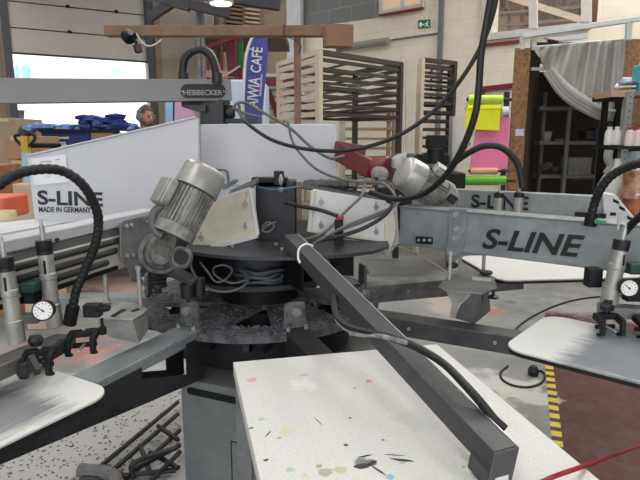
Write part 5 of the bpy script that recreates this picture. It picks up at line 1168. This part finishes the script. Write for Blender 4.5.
ob = carton(12, 40, 184, 210, 4.0, 'large open pale carton lying beside the lettered cover', .3, mat('cardboard_pale', (200, 180, 158), .8, c2=(196, 158, 120), scale=4), z0=0)
pt_ = thing('pallet_truck', 'pallet truck with yellow shaft and black loop handle in front of the cartons', 'pallet truck', V((at(25, 180, 4.2).x, 4.2, 0)))
MB().tube([at(x, y, 4.2) for x, y in ((25, 148), (18, 142), (15, 137), (18, 135), (24, 136), (31, 134), (35, 137), (33, 142), (26, 148))], .012, 8, 8).build('handle', black_metal, pt_)
MB().beam(at(25.5, 136, 4.2), at(26, 152, 4.2), .05, .05).build('yellow_grip', mat('truck_yellow', (206, 176, 60), .5), pt_)
MB().beam(at(26, 152, 4.2), V((at(24, 220, 4.2).x, 4.25, .0)), .05, .05).build('shaft', mat('truck_blue', (170, 200, 214), .5), pt_)
o = MB().tube([at(x, y, 4.4) for x, y in ((28, 153), (29, 147), (33, 145.5), (60, 145.5))], .02, 8, 6).build('black_rail', black_metal); tag(o, 'bent black rail in front of the blue bag', 'rail')
blue = mat('bag_blue', (36, 62, 132), .6, c2=(26, 46, 104), scale=4)
bb_ = thing('blue_bag', 'dark blue carrier crate bag with white print, in front of the open door', 'bag', at(62, 150, 5.2))
bp = [at(x, y, 5.2) for x, y in ((40, 131), (86, 129.5), (87, 146), (60, 150), (45, 150))]
MB().prism([V((p.x, p.y, p.z)) for p in bp[:2]] + [V((bp[1].x, 5.2, .3)), V((bp[0].x + .05, 5.2, .3))], (0, .3, 0)).build('bag_body', blue, bb_, .02)
for y, w in ((138, 7), (143, 3.5)): MB().prism([at(62 - w, y - 1, 5.19), at(62 + w, y - 1.4, 5.19), at(62 + w, y + .8, 5.19), at(62 - w, y + 1.2, 5.19)], (0, -.002, 0)).build('print', ink_white, bb_)
m = MB(); m.lathe(at(64, 146, 5.19), (0, -1, 0), [(0, .03), (.002, .03)], 16); m.build('print', ink_white, bb_)
MB().beam(at(40, 130.5, 5.18), at(119, 131.5, 5.18), .05, .03).build('black_rim', black_metal, bb_)
o = MB().prism([at(x, y, 5.3) for x, y in ((90, 132), (113, 132))] + [V((at(113, 132, 5.3).x, 5.3, .3)), V((at(90, 132, 5.3).x, 5.3, .3))], (0, .25, 0)).build('tan_carton', cardboard, bevel=.01); tag(o, 'carton with black rim right of the dark blue bag', 'box')
m = MB()
for k in range(60):
    x = random.uniform(24, 136); y = 127.5 - (4 if 82 < x < 126 else 0) * random.random() + random.uniform(-1.5, 2)
    m.blob(at(x, y, 5.5 + random.uniform(-.15, .2)), (random.uniform(.04, .12), .08, random.uniform(.02, .045)), 6, .4)
tag(m.build('clothes_pile', mat('pile_blue', (120, 150, 196), .8, c2=(44, 72, 134), scale=7, amt=1, lo=.42, hi=.58)), 'heap of blue and white clothes in front of the open door', 'clothes', kind='stuff')
m = MB()
for k in range(22): m.blob(at(random.uniform(84, 124), random.uniform(117, 128), 5.35), (random.uniform(.05, .11), .07, random.uniform(.02, .04)), 6, .4)
tag(m.build('blue_sacks', blue), 'crumpled dark blue sacks on top of the clothes heap', 'sacks', kind='stuff')
o = MB().box((-2.42, 5.88, .5), (1.05, .42, 1.0)).build('pallet_load', mat('load_grey', (120, 116, 120), .8)); tag(o, 'grey wrapped load carrying the heap of clothes', 'pallet load')
o = MB().prism([at(x, y, 10.6) for x, y in ((17, 110), (22, 110), (20, 135), (17, 135))], (0, .1, 0)).build('trim_10', grey_metal); struct(o)
# tape rolls and orange crate at left
oc = MB().box(at(-2, 206, 2.3), (.16, .2, .09)).build('orange_crate', mat('crate_orange', (226, 104, 74), .5), bevel=.008); tag(oc, 'orange red crate at the left picture edge behind the hose', 'crate')
tr_ = thing('tape_roll', 'wide beige tape roll at the left edge on the pale surface', 'tape roll', at(5, 224, 2.1)); MB().lathe(at(5, 225, 2.1), up, [(0, .045), (.055, .045), (.055, .03)], 20).build('roll_body', mat('tape_beige', (216, 206, 158), .45), tr_); MB().lathe(at(5, 225, 2.1) + up * .05, up, [(0, .03), (.007, .03)], 16).build('core', mat('core', (200, 180, 150)), tr_)
sc2 = MB().prism([on(x, y, 1.12) for x, y in ((-40, 232), (45, 223), (70, 221), (74, 226), (20, 236), (-40, 246))], (0, 0, .02)).build('white_board', mat('board_white', (226, 228, 230), .4)); tag(sc2, 'white flat board lying behind the pale rail at the left edge', 'board')

# ---- person by the door
pp = at(145.5, 117, 5.4); hx, hy = pp.x, pp.y; ht = at(147, 105.5, 5.4).z
person = thing('person', 'bearded man in a dark jacket wearing grey ear defenders, standing by the open door', 'person', (hx, hy, 0))
def skin(name, verts, edges, m_, parent, sub=2, root=0):
    me = bpy.data.meshes.new(name); off = wloc(parent)
    me.from_pydata([V(v[0]) - off for v in verts], edges, []); o = bpy.data.objects.new(name, me); col.objects.link(o); o.parent = parent
    me.materials.append(m_)
    sk = o.modifiers.new('skin', 'SKIN'); layer = me.skin_vertices[0] if me.skin_vertices else None
    if layer is None:
        bm = bmesh.new(); bm.from_mesh(me); bm.verts.layers.skin.verify(); bm.to_mesh(me); bm.free(); layer = me.skin_vertices[0]
    for i, v in enumerate(verts):
        r = v[1] if hasattr(v[1], '__len__') else (v[1], v[1]); layer.data[i].radius = r; layer.data[i].use_root = (i == root)
    sk.use_smooth_shade = True
    ss_ = o.modifiers.new('sub', 'SUBSURF'); ss_.levels = sub; ss_.render_levels = sub; return o
sk_ = mat('skin', (178, 132, 112), .55, c2=(160, 108, 90), scale=10)
jk = mat('jacket', (44, 46, 54), .8); tr2 = mat('trousers', (50, 52, 62), .8)
k_ = ht / 1.80
def W(x, y, z): return V((hx + x * k_, hy + y * k_, z * k_))
hd = W(.0, 0, 1.69)
bodyv = [(W(0, 0, .95), (.15, .11)), (W(0, 0, 1.15), (.15, .11)), (W(0, 0, 1.40), (.19, .12)), (W(0, 0, 1.50), (.085, .085)), (W(.01, -.01, 1.59), (.06, .06)),
         (W(-.19, 0, 1.46), .065), (W(-.25, .02, 1.15), .048), (W(-.2, -.16, .98), .036), (W(.19, 0, 1.46), .065), (W(.26, 0, 1.15), .048), (W(.24, -.2, 1.05), .036),
         (W(-.09, 0, .9), .095), (W(-.1, -.02, .5), .065), (W(-.1, .02, .1), .045), (W(-.1, -.14, .04), .035), (W(.09, 0, .9), .095), (W(.1, -.02, .5), .065), (W(.1, .02, .1), .045), (W(.11, -.14, .04), .035)]
skin('jacket', bodyv[:11], [(0, 1), (1, 2), (2, 3), (3, 4), (2, 5), (5, 6), (6, 7), (2, 8), (8, 9), (9, 10)], jk, person)
skin('trousers', [bodyv[0]] + bodyv[11:], [(0, 1), (1, 2), (2, 3), (3, 4), (0, 5), (5, 6), (6, 7), (7, 8)], tr2, person)
# head looking right and down a little
bm = bmesh.new(); bmesh.ops.create_uvsphere(bm, u_segments=28, v_segments=20, radius=1)
face = V((.85, -.5, -.15)).normalized(); sdv = face.cross(up).normalized(); upv = sdv.cross(face)
me = bpy.data.meshes.new('head')
for v in bm.verts:
    c = v.co.copy(); x, y, z = c   # x side, y front, z up
    sx, sy, sz = .076, .096, .118
    if z < 0: sx *= 1 - .28 * z * z; sy *= 1 - .12 * z * z
    if y > .5 and z < -.3: sy *= 1.06
    if y > .86 and -.28 < z < .12 and abs(x) < .25: sy *= 1.2      # nose
    if y > .7 and .08 < z < .3 and .2 < abs(x) < .6: sy *= .95     # eye sockets
    v.co = (sdv * (x * sx) + face * (y * sy) + upv * (z * sz)) * .86
bm.to_mesh(me); bm.free(); me.materials.append(sk_); me.polygons.foreach_set('use_smooth', [True] * len(me.polygons))
ho_ = bpy.data.objects.new('head', me); col.objects.link(ho_); ho_.parent = person; ho_.location = hd - V((hx, hy, 0))
HS = .86
def hp3(x, y, z): return hd + (sdv * x + face * y + upv * z) * HS
m = MB(); m.cyl(W(.0, .0, 1.5), hd - upv * .06, .052, .05, 16); m.build('neck', sk_, person)
m = MB()
for s_ in (-1, 1): m.blob(hp3(.03 * s_, .088, .016), (.011, .011, .009), 8, 0)
m.build('eyes', ink_black, ho_ if False else person)
m = MB(); m.blob(hp3(0, .088, -.05), (.022, .022, .007), 8, 0); m.build('mouth', mat('lips', (150, 84, 76), .5), person)
m = MB()
for i in range(120):
    a = random.uniform(0, 2 * math.pi); z = random.uniform(.35, 1); r = math.sqrt(1 - z * z); y = r * math.sin(a)
    if y > .5 and z < .7: continue
    m.blob(hp3(.077 * r * math.cos(a), .097 * y, .12 * z), (.016, .016, .012), 5, .3)
for i in range(40):
    a = random.uniform(math.pi * 1.1, math.pi * 1.9); z = random.uniform(-.2, .4); m.blob(hp3(.076 * math.cos(a), .096 * math.sin(a), .12 * z), (.014, .014, .014), 5, .3)
m.build('hair', mat('hair_grey', (112, 92, 78), .9, c2=(80, 64, 54)), person)
m = MB()
for i in range(90):
    a = random.uniform(.1, math.pi - .1); z = random.uniform(-.98, -.45); r = math.sqrt(1 - z * z)
    m.blob(hp3(.07 * r * math.cos(a), .1 * r * math.sin(a) + .004, .118 * z), (.013, .013, .012), 5, .3)
m.build('beard', mat('beard', (120, 90, 74), .9), person)
m = MB()
for s_ in (-1, 1): m.lathe(hp3(.07 * s_, 0, -.005), sdv * s_, [(0, .03), (.01, .038), (.03, .036), (.035, .02)], 16)
m.tube([hp3(.095 * math.cos(t), -.005, .0 + .135 * math.sin(t)) for t in [math.pi * j / 12 for j in range(13)]], .008, 8, smooth=False)
m.build('ear_defenders', mat('defender_grey', (118, 122, 126), .5), person)
for s_, wr in ((-1, bodyv[7][0]), (1, bodyv[10][0])):
    m = MB(); m.blob(wr + V((0, -.05, -.01)), (.035, .045, .018), 10, .03)
    for q in range(4): b0 = wr + V((-.024 + .016 * q, -.085, -.01)); L4 = (.05, .058, .054, .042)[q]; m.tube([b0, b0 + V((0, -L4 * .5, -.004)), b0 + V((0, -L4 * .9, -.022))], .0085, 8)
    m.tube([wr + V((-.03 * s_, -.03, -.005)), wr + V((-.052 * s_, -.06, -.01)), wr + V((-.05 * s_, -.08, -.015))], .0095, 8)
    m.build('hand', sk_, person)

# ============================================================ LIGHT
w = bpy.data.worlds.new('sky'); S.world = w; w.use_nodes = True
bgn = w.node_tree.nodes['Background']; bgn.inputs[0].default_value = (.93, .97, 1.0, 1); bgn.inputs[1].default_value = 2.6
def area(name, loc, size, power, rot=(0, 0, 0), c=(1, 1, 1)):
    l = bpy.data.lights.new(name, 'AREA'); l.shape = 'RECTANGLE'; l.size, l.size_y = size; l.energy = power; l.color = c
    o = bpy.data.objects.new(name, l); col.objects.link(o); o.location = loc; o.rotation_euler = rot; return o
ceil_m = mat('ceiling_grey', (150, 148, 146), .8)
ybs = [(-4, -.5), (0, 3.1), (3.6, 7.5), (8, 11.6), (12.1, 15)]  # gaps between unseen roof slabs, sized to let sky light into the hall
for y0_, y1_ in ybs: struct(MB().box((0, (y0_ + y1_) / 2, 6.6), (20, y1_ - y0_, .1)).build('ceiling', ceil_m))
struct(MB().box((-7, -4, 3.25), (6, .2, 6.5)).build('wall_front', wall_m)); struct(MB().box((7, -4, 3.25), (6, .2, 6.5)).build('wall_front', wall_m)); struct(MB().box((0, -4, 5.5), (8, .2, 2)).build('wall_front', wall_m)); struct(MB().box((-9.5, 3, 3.25), (.2, 14, 6.5)).build('wall_left', wall_m)); struct(MB().box((9.8, 3, 3.25), (.2, 14, 6.5)).build('wall_right', wall_m))  # gap left in the unseen front wall so daylight reaches the covers
area('roof_fill', (1.5, 2.6, 6.3), (1.2, 5), 85, c=(1, .97, .92))  # unseen fill lamp added above the press
area('roof_fill', (-2, -1.5, 6.3), (1.2, 5), 90, c=(1, .97, .93))  # unseen fill lamp added behind the camera to lift the dark pedestal
area('roof_fill', (-3.5, 6, 6.3), (1.2, 5), 150, c=(1, .97, .92))  # unseen fill lamp added to brighten the door side
area('roof_fill', (4.5, 7, 6.3), (1.2, 5), 300, c=(1, .96, .9))  # unseen fill lamp added to brighten the right wall
dc = (pL + pR) / 2; 
l = bpy.data.lights.new('door_daylight', 'SUN'); l.energy = .8; l.angle = .3; l.color = (.95, .98, 1)
o = bpy.data.objects.new('door_daylight', l); col.objects.link(o); o.rotation_euler = (math.radians(-50), math.radians(-25), 0)
vs_ = S.view_settings; vs_.view_transform = 'Standard'; vs_.look = 'None'; vs_.exposure = 0.27; vs_.gamma = 1; vs_.use_curve_mapping = False
